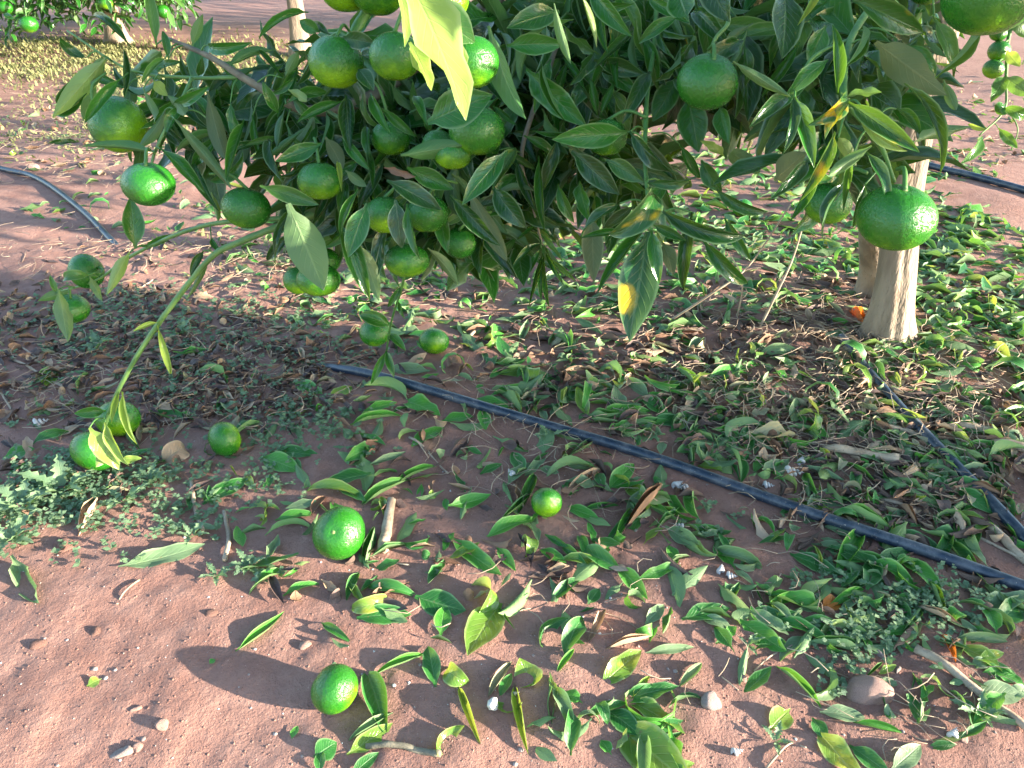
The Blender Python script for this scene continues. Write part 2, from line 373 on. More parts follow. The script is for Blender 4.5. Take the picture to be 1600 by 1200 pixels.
# ------------------------------------------------------------------ drip pipes
def pipe(pts, rad, label, buried=False):
    P = catmull([G(x, y) for x, y in pts], 24)
    z = np.array([max(ghf(p[0] + dx, p[1] + dy) for dx in (-.012, 0, .012) for dy in (-.012, 0, .012)) for p in P])
    k = 13; z = np.convolve(np.pad(z, k, mode='edge'), np.ones(2 * k + 1) / (2 * k + 1), 'valid')
    P[:, 2] = z + rad * .95
    if label.startswith('short'): P[:, 2] -= .006
    if buried:
        px, py, _ = proj(P); P[:, 2] -= .030 * np.exp(-((px - 345) / 172) ** 6)
    o = setp(tube('drip_pipe', P, rad, M['pipe'], k=16), label, 'pipe'); return P
PIPE1 = pipe([(-150, 235), (0, 270), (62, 287), (130, 335), (190, 392), (290, 465), (400, 528), (520, 578), (640, 615), (830, 668), (1000, 716), (1200, 780), (1400, 847), (1600, 916), (1760, 972)], .0088, 'long black drip irrigation pipe crossing the leaf litter in front of the trunk', True)
pipe([(1310, 545), (1345, 590), (1400, 645), (1480, 722), (1560, 800), (1640, 880)], .0100, 'short black pipe half buried in litter running down from the tree base')
pipe([(1330, 225), (1450, 262), (1520, 280), (1600, 302), (1750, 345)], .0110, 'thin dark pipe on the bare soil far behind the trunk')

# ------------------------------------------------------------------ main tree
tree = empty('mandarin_tree', (TRUNK.x, TRUNK.y, 0)); TB = Vector((TRUNK.x, TRUNK.y, 0))
setp(tree, 'green citrus tree with pale forked trunk and low branches drooping to the litter', 'tree')
def trunk_arr(path, rads, lobes, k=56, amp=.14, flare=.5):
    P = catmull(path, 6); n = len(P); rad = np.interp(np.linspace(0, 1, n), np.linspace(0, 1, len(rads)), rads)
    a = np.linspace(0, 2 * np.pi, k, endpoint=False); V = []
    for i in range(n):
        h = P[i][2]; f = math.exp(-max(h, 0) / .06)
        rr = rad[i] * (1 + amp * (.45 + f) * np.cos(lobes * a + .8 + h * 2) + .05 * np.cos(2 * a + 1) + 1.25 * f * flare * (1 + .6 * np.cos(4 * a - .4)))
        for ca, dp, wd in ((-1.62, .15, .17), (-2.9, .08, .25), (.3, .10, .25)):
            rr = rr * (1 - (dp * math.exp(-h / .4) if lobes == 3 else .05) * np.exp(-(((a - ca - h * .35 + np.pi) % (2 * np.pi) - np.pi) / wd) ** 2))
        rr = rr * (1 + .05 * vn(a * .9, np.full(k, h), .25, 8))
        V.append(np.stack([P[i][0] + rr * np.cos(a), P[i][1] + rr * np.sin(a), np.full(k, P[i][2])], 1))
    V = np.vstack(V); Q = [(i * k + j, i * k + (j + 1) % k, (i + 1) * k + (j + 1) % k, (i + 1) * k + j) for i in range(n - 1) for j in range(k)]
    return V, np.array(Q)
gz = ghf(TB.x, TB.y)
tp = [TB + Vector((0, 0, gz - .03)), TB + Vector((-.004, .0, .07)), TB + Vector((-.012, .01, .17)), TB + Vector((-.035, .02, .32)), TB + Vector((-.045, .03, .50)), TB + Vector((-.03, .05, .72)), TB + Vector((0, .08, 1.0))]
V, Q = trunk_arr(tp, [.041, .036, .034, .033, .032, .029, .024], 3)
trunk = mobj('trunk', np_mesh('trunk', V - np.array(tuple(TB)), Q), M['bark'], tree)
b2 = G(1352, 470); t2 = at(1362, 330, 1.56); t3 = at(1385, 205, 1.44)
V, Q = trunk_arr([Vector((b2.x, b2.y, -.03)), Vector((b2.x, b2.y, .06)), t2, t3, t3 + Vector((.06, .06, .35))], [.026, .024, .023, .021, .016], 2, 16, .07, .3)
st2 = mobj('stem', np_mesh('stem', V - np.array(tuple(TB)), Q), M['bark'], tree); st2['label'] = 'second thinner stem rising behind the trunk'
BR = []   # (object, points)
def branch(pts, r0, r1, mat, k=8, sub=None):
    P = catmull([at(*p) if not isinstance(p, Vector) else p for p in pts], 8)
    rad = np.linspace(r0, r1, len(P)) * (1 + .12 * (nr.rand(len(P)) - .5))
    o = tube('branch', P, rad, M[mat], tree, k, .12, TB); BR.append((o, P)); return o
top = TB + Vector((-.03, .05, .72))
branch([top, at(1250, -90, 1.25), at(1050, -160, 1.1), (900, -110, 1.02), (760, 10, 1.02), (640, 110, 1.02), (560, 160, 1.0), (480, 172, .96), (395, 130, .94), (330, 90, .94), (262, 60, .95)], .016, .0022, 'twiggrey')
branch([(372, 121, .94), (290, 121, .95), (200, 108, .96), (105, 48, .98)], .0026, .0012, 'twiggreen')
branch([(300, 122, .94), (282, 160, .93), (262, 195, .925), (242, 238, .92), (236, 262, .92)], .0024, .0016, 'twiggreen')
branch([(760, 10, 1.02), (690, 160, 1.05), (610, 260, 1.05), (520, 322, 1.03), (440, 352, 1.02), (375, 378, 1.03), (330, 402, 1.04), (270, 475, 1.07), (215, 555, 1.10), (178, 625, 1.13), (162, 672, 1.15)], .0064, .0026, 'twiggreen')
branch([(470, 340, 1.03), (350, 347, 1.05), (280, 365, 1.08), (205, 400, 1.12), (150, 438, 1.16), (85, 458, 1.2)], .0038, .0014, 'twiggreen')
branch([at(1050, -160, 1.1), (905, 0, .98), (850, 130, .95), (815, 240, .95), (830, 310, .97), (850, 395, 1.02)], .005, .0014, 'twiggrey')
branch([at(1250, -90, 1.25), (1060, -40, .98), (1020, 90, .88), (1008, 220, .80), (1012, 310, .78), (1014, 360, .77)], .0034, .0016, 'stalk')
branch([top, at(1420, -90, 1.0), (1390, -30, .84), (1330, 60, .72), (1318, 150, .66), (1335, 175, .66), (1375, 225, .67), (1398, 285, .68)], .0052, .0015, 'stalk')
branch([(1330, 60, .72), (1270, 90, .68), (1238, 148, .66)], .0018, .0012, 'stalk')
branch([(1060, -40, .98), (1135, 20, .80), (1118, 60, .77), (1106, 84, .76)], .003, .0014, 'twiggreen')
branch([(640, 110, 1.02), (650, 260, 1.04), (640, 360, 1.06), (630, 440, 1.14), (612, 500, 1.28), (604, 548, 1.40)], .0026, .0016, 'stalk')
branch([(760, 10, 1.02), (700, -50, .80), (640, -60, .62), (630, -45, .55)], .004, .0014, 'twiggreen')
branch([(700, -50, .80), (610, -40, .86), (572, 20, .88), (548, 60, .88)], .0075, .006, 'stalk')
branch([(1390, -30, .84), (1480, -60, .62), (1530, -80, .58)], .003, .0015, 'twiggreen')
branch([at(1420, -90, 1.0), at(1640, -110, 1.3), (1610, -20, 1.5), (1578, 50, 1.5), (1572, 120, 1.5), (1569, 172, 1.5), (1530, 212, 1.5)], .006, .0014, 'twiggreen')
branch([(1569, 165, 1.5), (1590, 200, 1.5), (1580, 235, 1.52)], .0016, .001, 'twiggreen')
BP = np.vstack([p for _, p in BR]); BI = np.concatenate([[i] * len(p) for i, (_, p) in enumerate(BR)])
def nearest_branch(P, up_bias=0.0):
    d = np.linalg.norm(BP - np.array(tuple(P)), axis=1); d = d + np.where(BP[:, 2] < P.z - .01, up_bias, 0)
    i = int(np.argmin(d)); return BR[BI[i]][0], Vector(BP[i]), float(np.linalg.norm(BP[i] - np.array(tuple(P))))

CAMP = Vector((0, 0, CAM_H))
nleaf = 0
def hang_leaf(bx, by, tx, ty, wpx, d, shape='droop', mat='dark', roll=0, back=False, dt=0.0, twig=True, sunny=0.0):
    """one leaf of the tree: base pixel, tip pixel, width in pixels, depth of the base"""
    global nleaf
    B = at(bx, by, d); T = at(tx, ty, d + dt); mid = (B + T) / 2
    n = (CAMP - mid).normalized(); t = (T - B).normalized()
    n = Matrix.Rotation(R(roll), 3, t) @ n
    if back: n = -n
    if sunny: n = (n.normalized() + SUNV * sunny).normalized()
    A = align(shape, B, T, n, wm=wpx * d / FPX)
    br, bp, dist = nearest_branch(B, .08)
    o = mobj('leaf', leaf_mesh(shape, mat), None, br); o.matrix_local = Matrix.Translation(-TB) @ Matrix(A.tolist()); nleaf += 1
    if twig and .010 < dist < .045:
        bp = B + (bp - B) * min(1, .035 / dist); m = (B + bp) / 2 + Vector((0, 0, min(.006, dist * .15)))
        P = catmull([bp, m, B], 4)
        tube('twig', P, np.linspace(.0011, .0008, len(P)), M['stalk'], br, 6, 0, TB)
    return o
_b = True
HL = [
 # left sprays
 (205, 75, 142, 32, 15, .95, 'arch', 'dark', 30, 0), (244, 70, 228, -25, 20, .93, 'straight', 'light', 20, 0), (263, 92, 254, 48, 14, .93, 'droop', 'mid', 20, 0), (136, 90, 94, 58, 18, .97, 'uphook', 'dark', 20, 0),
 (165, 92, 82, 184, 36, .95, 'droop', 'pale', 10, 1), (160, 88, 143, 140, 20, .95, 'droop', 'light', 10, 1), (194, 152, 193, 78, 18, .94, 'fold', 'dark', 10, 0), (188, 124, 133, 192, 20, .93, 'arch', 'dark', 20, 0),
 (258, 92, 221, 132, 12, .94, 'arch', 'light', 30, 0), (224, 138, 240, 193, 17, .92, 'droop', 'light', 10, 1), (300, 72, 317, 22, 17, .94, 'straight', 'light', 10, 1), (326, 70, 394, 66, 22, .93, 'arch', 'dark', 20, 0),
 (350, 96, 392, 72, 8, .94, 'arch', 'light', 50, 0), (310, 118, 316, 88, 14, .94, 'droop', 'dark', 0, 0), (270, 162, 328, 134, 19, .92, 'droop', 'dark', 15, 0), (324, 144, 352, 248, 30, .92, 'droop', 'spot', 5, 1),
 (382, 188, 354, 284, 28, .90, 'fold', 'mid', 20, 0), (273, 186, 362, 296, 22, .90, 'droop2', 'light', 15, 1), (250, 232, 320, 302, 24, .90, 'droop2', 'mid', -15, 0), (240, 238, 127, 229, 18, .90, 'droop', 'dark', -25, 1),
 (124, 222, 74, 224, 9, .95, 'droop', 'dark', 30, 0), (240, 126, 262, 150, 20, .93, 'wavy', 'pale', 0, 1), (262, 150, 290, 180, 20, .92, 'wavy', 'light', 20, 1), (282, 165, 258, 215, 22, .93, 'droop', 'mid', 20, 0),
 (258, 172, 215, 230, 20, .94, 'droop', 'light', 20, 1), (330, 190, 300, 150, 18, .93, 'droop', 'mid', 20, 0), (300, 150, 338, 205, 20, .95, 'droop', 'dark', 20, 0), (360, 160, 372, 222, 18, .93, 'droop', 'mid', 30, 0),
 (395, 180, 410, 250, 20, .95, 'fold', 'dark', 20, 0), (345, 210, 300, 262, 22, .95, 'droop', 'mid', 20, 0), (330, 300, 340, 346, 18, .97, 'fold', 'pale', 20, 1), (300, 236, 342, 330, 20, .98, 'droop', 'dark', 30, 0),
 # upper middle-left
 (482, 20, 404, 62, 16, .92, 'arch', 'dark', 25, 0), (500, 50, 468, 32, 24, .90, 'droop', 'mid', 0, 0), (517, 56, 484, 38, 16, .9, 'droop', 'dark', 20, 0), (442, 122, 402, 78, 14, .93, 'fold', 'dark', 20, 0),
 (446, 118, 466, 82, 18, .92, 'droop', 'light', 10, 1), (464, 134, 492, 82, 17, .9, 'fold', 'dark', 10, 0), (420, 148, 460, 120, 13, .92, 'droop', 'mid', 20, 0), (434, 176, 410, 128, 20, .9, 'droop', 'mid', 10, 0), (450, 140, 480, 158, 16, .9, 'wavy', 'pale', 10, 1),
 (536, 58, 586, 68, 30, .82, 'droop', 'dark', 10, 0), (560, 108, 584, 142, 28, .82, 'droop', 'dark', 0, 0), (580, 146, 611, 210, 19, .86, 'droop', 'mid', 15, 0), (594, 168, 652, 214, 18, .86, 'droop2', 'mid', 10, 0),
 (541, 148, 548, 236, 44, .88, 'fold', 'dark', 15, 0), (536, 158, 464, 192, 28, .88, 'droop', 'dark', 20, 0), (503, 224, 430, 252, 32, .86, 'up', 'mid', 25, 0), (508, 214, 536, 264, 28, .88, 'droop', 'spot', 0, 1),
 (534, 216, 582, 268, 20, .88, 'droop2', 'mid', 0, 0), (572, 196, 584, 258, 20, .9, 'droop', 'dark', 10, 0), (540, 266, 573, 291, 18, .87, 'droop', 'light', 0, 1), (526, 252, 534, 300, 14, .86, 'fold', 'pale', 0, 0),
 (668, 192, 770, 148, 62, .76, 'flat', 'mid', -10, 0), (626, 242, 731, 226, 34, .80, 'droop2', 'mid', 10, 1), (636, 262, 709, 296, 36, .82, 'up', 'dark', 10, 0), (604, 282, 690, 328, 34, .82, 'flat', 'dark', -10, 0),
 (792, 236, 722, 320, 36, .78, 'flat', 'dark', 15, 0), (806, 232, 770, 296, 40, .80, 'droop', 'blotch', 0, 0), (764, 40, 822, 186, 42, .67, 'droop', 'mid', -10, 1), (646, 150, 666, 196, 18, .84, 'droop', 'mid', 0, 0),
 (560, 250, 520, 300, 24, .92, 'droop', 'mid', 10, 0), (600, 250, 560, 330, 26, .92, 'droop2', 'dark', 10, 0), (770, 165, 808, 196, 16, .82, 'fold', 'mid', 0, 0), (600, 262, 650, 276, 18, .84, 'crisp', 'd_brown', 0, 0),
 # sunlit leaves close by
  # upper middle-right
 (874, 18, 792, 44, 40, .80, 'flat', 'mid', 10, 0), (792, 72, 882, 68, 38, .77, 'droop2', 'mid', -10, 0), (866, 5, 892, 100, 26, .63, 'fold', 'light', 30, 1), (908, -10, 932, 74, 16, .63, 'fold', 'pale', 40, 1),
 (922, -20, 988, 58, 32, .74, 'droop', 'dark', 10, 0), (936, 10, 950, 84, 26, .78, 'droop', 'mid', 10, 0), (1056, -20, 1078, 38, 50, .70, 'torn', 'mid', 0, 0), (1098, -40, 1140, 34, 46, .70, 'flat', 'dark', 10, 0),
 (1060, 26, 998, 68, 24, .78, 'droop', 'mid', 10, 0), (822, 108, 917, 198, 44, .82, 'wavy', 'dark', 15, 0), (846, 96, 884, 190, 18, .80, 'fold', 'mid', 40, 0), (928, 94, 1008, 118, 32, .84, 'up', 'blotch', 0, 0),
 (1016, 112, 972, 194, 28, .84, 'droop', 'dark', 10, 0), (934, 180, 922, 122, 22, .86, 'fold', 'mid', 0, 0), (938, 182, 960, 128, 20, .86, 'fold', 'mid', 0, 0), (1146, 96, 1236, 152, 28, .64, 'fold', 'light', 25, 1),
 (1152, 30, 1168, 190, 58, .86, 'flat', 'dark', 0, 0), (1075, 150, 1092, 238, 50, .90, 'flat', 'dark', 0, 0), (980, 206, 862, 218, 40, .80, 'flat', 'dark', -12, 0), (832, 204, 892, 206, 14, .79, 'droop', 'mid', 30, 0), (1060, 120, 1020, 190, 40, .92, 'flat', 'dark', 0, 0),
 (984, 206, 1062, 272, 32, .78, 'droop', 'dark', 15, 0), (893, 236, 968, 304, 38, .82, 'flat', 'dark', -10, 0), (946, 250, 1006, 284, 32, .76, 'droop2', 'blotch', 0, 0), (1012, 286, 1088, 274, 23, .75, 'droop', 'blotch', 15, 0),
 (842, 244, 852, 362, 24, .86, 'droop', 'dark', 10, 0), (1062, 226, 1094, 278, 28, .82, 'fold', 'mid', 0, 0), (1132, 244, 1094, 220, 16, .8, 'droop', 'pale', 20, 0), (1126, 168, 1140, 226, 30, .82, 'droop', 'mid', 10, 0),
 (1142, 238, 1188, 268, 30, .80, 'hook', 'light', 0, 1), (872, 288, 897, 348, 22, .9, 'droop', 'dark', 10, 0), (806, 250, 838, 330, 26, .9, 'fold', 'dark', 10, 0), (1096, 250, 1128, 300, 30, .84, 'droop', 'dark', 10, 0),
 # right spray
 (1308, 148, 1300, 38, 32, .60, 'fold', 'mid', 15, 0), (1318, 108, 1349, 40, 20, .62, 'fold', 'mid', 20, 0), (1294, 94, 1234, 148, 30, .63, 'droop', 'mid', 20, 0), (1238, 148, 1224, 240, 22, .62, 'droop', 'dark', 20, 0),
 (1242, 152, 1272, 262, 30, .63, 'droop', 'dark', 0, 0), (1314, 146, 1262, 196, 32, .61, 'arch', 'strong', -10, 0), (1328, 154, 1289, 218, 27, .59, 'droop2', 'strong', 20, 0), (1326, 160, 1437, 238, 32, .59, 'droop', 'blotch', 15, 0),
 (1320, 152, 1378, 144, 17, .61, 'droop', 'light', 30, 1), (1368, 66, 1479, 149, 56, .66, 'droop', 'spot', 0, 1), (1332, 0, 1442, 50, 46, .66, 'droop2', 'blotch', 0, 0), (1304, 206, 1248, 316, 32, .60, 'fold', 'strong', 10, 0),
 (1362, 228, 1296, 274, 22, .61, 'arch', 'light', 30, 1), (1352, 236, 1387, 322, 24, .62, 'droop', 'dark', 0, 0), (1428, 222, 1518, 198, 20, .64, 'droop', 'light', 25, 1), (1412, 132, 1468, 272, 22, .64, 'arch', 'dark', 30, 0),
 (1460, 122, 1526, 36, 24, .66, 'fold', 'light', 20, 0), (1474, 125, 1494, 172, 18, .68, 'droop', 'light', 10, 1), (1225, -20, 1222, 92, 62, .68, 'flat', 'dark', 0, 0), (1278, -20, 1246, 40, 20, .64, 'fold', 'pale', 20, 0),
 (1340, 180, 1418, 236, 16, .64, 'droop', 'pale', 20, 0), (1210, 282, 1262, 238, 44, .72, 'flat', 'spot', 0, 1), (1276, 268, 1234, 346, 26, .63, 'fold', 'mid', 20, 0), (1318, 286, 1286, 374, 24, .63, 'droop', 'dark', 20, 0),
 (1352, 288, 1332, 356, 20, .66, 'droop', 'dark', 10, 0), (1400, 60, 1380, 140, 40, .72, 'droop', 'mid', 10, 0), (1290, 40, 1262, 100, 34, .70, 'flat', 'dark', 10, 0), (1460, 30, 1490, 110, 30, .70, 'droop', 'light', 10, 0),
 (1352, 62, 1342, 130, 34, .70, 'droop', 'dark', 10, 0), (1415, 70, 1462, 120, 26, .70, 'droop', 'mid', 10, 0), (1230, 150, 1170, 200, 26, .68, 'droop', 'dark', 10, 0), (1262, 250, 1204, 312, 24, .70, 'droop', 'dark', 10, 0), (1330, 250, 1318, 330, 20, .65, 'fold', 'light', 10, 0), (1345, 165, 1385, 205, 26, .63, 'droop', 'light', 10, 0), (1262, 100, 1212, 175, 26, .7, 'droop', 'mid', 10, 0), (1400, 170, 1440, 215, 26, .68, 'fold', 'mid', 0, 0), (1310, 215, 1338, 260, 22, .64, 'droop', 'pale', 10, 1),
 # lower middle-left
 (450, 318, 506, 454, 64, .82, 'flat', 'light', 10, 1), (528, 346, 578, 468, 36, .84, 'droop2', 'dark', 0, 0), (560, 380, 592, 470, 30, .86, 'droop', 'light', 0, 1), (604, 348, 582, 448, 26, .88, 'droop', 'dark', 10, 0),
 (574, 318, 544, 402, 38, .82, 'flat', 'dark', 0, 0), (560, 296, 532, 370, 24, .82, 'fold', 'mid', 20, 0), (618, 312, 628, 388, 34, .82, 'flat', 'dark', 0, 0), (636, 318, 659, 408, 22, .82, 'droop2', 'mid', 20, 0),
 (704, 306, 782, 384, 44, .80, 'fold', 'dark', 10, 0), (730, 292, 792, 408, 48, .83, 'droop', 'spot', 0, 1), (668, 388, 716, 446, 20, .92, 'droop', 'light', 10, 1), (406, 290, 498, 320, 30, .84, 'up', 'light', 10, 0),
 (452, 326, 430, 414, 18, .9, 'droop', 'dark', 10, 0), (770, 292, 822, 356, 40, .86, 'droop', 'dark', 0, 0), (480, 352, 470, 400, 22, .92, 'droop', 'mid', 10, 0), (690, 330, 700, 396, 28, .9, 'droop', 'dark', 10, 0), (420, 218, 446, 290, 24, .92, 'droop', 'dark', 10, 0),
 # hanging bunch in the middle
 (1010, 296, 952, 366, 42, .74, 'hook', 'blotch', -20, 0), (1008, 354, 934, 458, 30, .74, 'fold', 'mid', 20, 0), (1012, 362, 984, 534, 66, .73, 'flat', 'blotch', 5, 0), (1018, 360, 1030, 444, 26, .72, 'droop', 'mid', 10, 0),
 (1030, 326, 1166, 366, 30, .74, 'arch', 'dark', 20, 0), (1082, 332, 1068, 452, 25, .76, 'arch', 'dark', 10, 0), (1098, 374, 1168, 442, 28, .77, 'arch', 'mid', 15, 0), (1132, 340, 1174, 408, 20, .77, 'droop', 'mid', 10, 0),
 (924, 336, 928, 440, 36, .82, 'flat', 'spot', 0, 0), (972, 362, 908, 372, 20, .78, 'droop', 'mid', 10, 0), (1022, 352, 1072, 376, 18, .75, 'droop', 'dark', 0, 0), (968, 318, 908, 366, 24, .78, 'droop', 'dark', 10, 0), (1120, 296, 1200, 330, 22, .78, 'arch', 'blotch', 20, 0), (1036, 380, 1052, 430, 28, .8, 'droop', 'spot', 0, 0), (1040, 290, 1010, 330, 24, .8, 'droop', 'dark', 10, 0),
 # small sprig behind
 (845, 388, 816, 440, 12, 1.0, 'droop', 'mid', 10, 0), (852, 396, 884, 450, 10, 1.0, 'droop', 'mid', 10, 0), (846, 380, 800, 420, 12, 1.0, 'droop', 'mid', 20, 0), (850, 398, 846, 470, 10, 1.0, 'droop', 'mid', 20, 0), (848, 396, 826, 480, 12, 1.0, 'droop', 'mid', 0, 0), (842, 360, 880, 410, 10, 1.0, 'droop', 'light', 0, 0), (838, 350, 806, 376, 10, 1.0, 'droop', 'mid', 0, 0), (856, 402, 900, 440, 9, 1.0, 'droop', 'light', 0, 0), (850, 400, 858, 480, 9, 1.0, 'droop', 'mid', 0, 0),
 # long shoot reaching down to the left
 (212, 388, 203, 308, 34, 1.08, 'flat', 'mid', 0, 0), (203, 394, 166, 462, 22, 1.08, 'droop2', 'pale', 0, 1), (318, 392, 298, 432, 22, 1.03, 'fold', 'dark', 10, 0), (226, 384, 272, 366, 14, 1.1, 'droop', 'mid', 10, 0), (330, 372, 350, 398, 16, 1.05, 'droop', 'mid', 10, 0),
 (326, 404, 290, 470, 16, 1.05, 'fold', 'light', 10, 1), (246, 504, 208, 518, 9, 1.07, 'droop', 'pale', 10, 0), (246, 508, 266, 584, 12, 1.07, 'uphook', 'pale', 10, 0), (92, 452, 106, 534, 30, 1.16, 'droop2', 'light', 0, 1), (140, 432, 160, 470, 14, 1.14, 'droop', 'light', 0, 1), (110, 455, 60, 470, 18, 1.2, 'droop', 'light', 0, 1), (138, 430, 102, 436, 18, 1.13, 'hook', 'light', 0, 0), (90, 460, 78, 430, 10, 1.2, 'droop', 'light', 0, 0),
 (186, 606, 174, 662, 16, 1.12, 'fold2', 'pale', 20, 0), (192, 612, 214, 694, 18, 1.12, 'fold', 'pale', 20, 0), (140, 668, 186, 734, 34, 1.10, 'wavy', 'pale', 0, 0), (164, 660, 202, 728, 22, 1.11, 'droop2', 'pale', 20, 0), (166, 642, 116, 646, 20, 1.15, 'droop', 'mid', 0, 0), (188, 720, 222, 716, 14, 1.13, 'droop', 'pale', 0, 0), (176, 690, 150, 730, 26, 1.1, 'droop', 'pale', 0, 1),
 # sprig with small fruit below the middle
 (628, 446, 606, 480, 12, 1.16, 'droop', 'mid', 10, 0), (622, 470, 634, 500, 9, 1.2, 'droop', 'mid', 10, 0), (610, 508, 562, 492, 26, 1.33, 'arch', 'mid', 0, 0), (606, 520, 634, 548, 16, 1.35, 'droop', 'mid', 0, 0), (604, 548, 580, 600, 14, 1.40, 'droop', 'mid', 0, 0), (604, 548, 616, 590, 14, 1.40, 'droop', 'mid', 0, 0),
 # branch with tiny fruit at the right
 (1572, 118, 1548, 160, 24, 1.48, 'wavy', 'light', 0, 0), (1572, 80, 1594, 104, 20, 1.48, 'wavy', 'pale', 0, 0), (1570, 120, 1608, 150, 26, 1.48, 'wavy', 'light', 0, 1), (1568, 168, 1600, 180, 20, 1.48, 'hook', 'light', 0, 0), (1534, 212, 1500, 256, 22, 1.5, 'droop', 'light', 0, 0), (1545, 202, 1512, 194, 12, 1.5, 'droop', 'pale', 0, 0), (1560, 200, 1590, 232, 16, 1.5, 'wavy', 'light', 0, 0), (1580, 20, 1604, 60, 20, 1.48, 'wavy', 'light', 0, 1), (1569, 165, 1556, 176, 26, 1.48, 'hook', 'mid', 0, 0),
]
HF = [ # x, y, diameter px, depth, stem direction, variant, label
 (1400, 340, 116, .63, (0, -.1, 1), 0, 'half sunlit green mandarin hanging right in front of the pale trunk'),
 (1105, 128, 95, .74, (.1, -.3, 1), 0, 'smooth deep green mandarin hanging alone in a dark hollow among leaves'),
 (1548, -8, 138, .56, (0, .3, 1), 0, 'large rough green mandarin with yellowish base above the trunk, cut by frame'),
 (692, -2, 82, .62, (0, .2, 1), 0, 'bright lime mandarin in full sun above the torn sunlit leaf'),
 (738, 97, 86, .655, (0, .3, 1), 1, 'sunlit lime green mandarin with a leaf shadow across its middle'),
 (617, 88, 80, .80, (0, .3, 1), 1, 'dark green mandarin just beside the big sunlit pale leaf'),
 (525, 97, 88, .84, (.1, .2, 1), 1, 'large dark green mandarin under a rounded dark leaf on the upper spray'),
 (540, -22, 84, .84, (0, .2, 1), 1, 'dark mandarin whose underside shows over the grey soil strip'),
 (590, -18, 88, .83, (0, .2, 1), 1, 'very dark mandarin with thick green stalk beneath, cut by frame'),
 (185, 195, 86, .98, (-.75, 0, .55), 3, 'oval dark green mandarin on the outermost left spray, above another fruit'),
 (232, 288, 82, .85, (.1, 0, 1), 2, 'flattened mandarin with sunlit yellowish right cheek and stalk on top'),
 (385, 325, 74, .95, (.2, .2, 1), 0, 'green mandarin hanging where the long shoot leaves the foliage'),
 (500, 283, 68, .88, (0, .3, 1), 0, 'dark glossy mandarin tucked under a folded pale leaf'),
 (610, 216, 62, .90, (0, .3, 1), 0, 'small dark mandarin in the shade at the centre of the leaf mass'),
 (745, 205, 86, .81, (0, .4, 1), 0, 'mandarin half covered by a broad bluish green leaf'),
 (708, 242, 58, .82, (0, .4, 1), 2, 'mandarin with yellow green base under a broad leaf, touching two others'),
 (684, 226, 50, .87, (0, .4, 1), 1, 'small mandarin mostly hidden behind the covered pair of fruit'),
 (948, 215, 62, .83, (0, .4, 1), 1, 'mandarin hidden behind a long horizontal dark leaf'),
 (602, 336, 64, .86, (0, .4, 1), 1, 'mandarin to one side of the twin pair with a leaf between them'),
 (668, 334, 68, .86, (0, .4, 1), 0, 'rough green mandarin below a dark leaf in the lower leaf mass'),
 (636, 407, 68, .90, (0, .4, 1), 2, 'lowest green mandarin of the central bunch with tiny sprig below'),
 (466, 438, 48, .97, (0, .3, 1), 1, 'small bluish green mandarin behind a bigger one under a pale leaf'),
 (498, 437, 66, .91, (0, .3, 1), 2, 'green mandarin under the tip of a broad pale leaf'),
 (507, 408, 46, 1.06, (0, .3, 1), 1, 'small mandarin squeezed behind the broad pale leaf'),
 (135, 424, 56, 1.18, (.9, 0, .3), 0, 'dark mandarin on the thin left twig, crossed by a small leaf'),
 (112, 482, 54, 1.20, (.2, 0, 1), 2, 'green mandarin hanging at the end of the thin left twig'),
 (585, 520, 48, 1.42, (0, 0, 1), 0, 'small green mandarin under a curled leaf on the low hanging sprig'),
 (1294, 318, 70, .76, (0, 0, 1), 1, 'dark mandarin hidden behind drooping leaves left of the half sunlit one'),
 (718, 380, 52, .96, (0, 0, 1), 1, 'mandarin in deep shade behind an olive leaf underside'),
 (1450, -22, 60, .8, (0, 0, 1), 1, 'dark mandarin in the leaves above the trunk, cut by frame'),
 (1552, 108, 31, 1.5, (.4, 0, 1), 1, 'lowest of the three tiny pale green fruit on the thin side twig'),
 (1561, 80, 34, 1.5, (.4, 0, 1), 1, 'middle of the three tiny pale green fruit on the thin side twig'),
 (1560, 52, 26, 1.5, (.4, 0, 1), 1, 'topmost of the three tiny pale green fruit on the thin side twig'),
]
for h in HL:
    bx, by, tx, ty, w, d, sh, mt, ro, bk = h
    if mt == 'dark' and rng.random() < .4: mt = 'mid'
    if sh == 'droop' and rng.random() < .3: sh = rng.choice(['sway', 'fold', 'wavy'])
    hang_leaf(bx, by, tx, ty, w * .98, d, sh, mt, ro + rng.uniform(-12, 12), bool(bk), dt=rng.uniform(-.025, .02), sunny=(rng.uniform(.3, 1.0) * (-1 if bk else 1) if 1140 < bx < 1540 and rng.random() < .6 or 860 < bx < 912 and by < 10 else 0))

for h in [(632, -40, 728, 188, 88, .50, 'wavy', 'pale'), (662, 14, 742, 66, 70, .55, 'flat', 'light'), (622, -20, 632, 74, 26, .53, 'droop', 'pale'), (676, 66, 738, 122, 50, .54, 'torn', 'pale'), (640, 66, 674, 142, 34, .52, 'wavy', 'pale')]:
    hang_leaf(*h, sunny=.7)
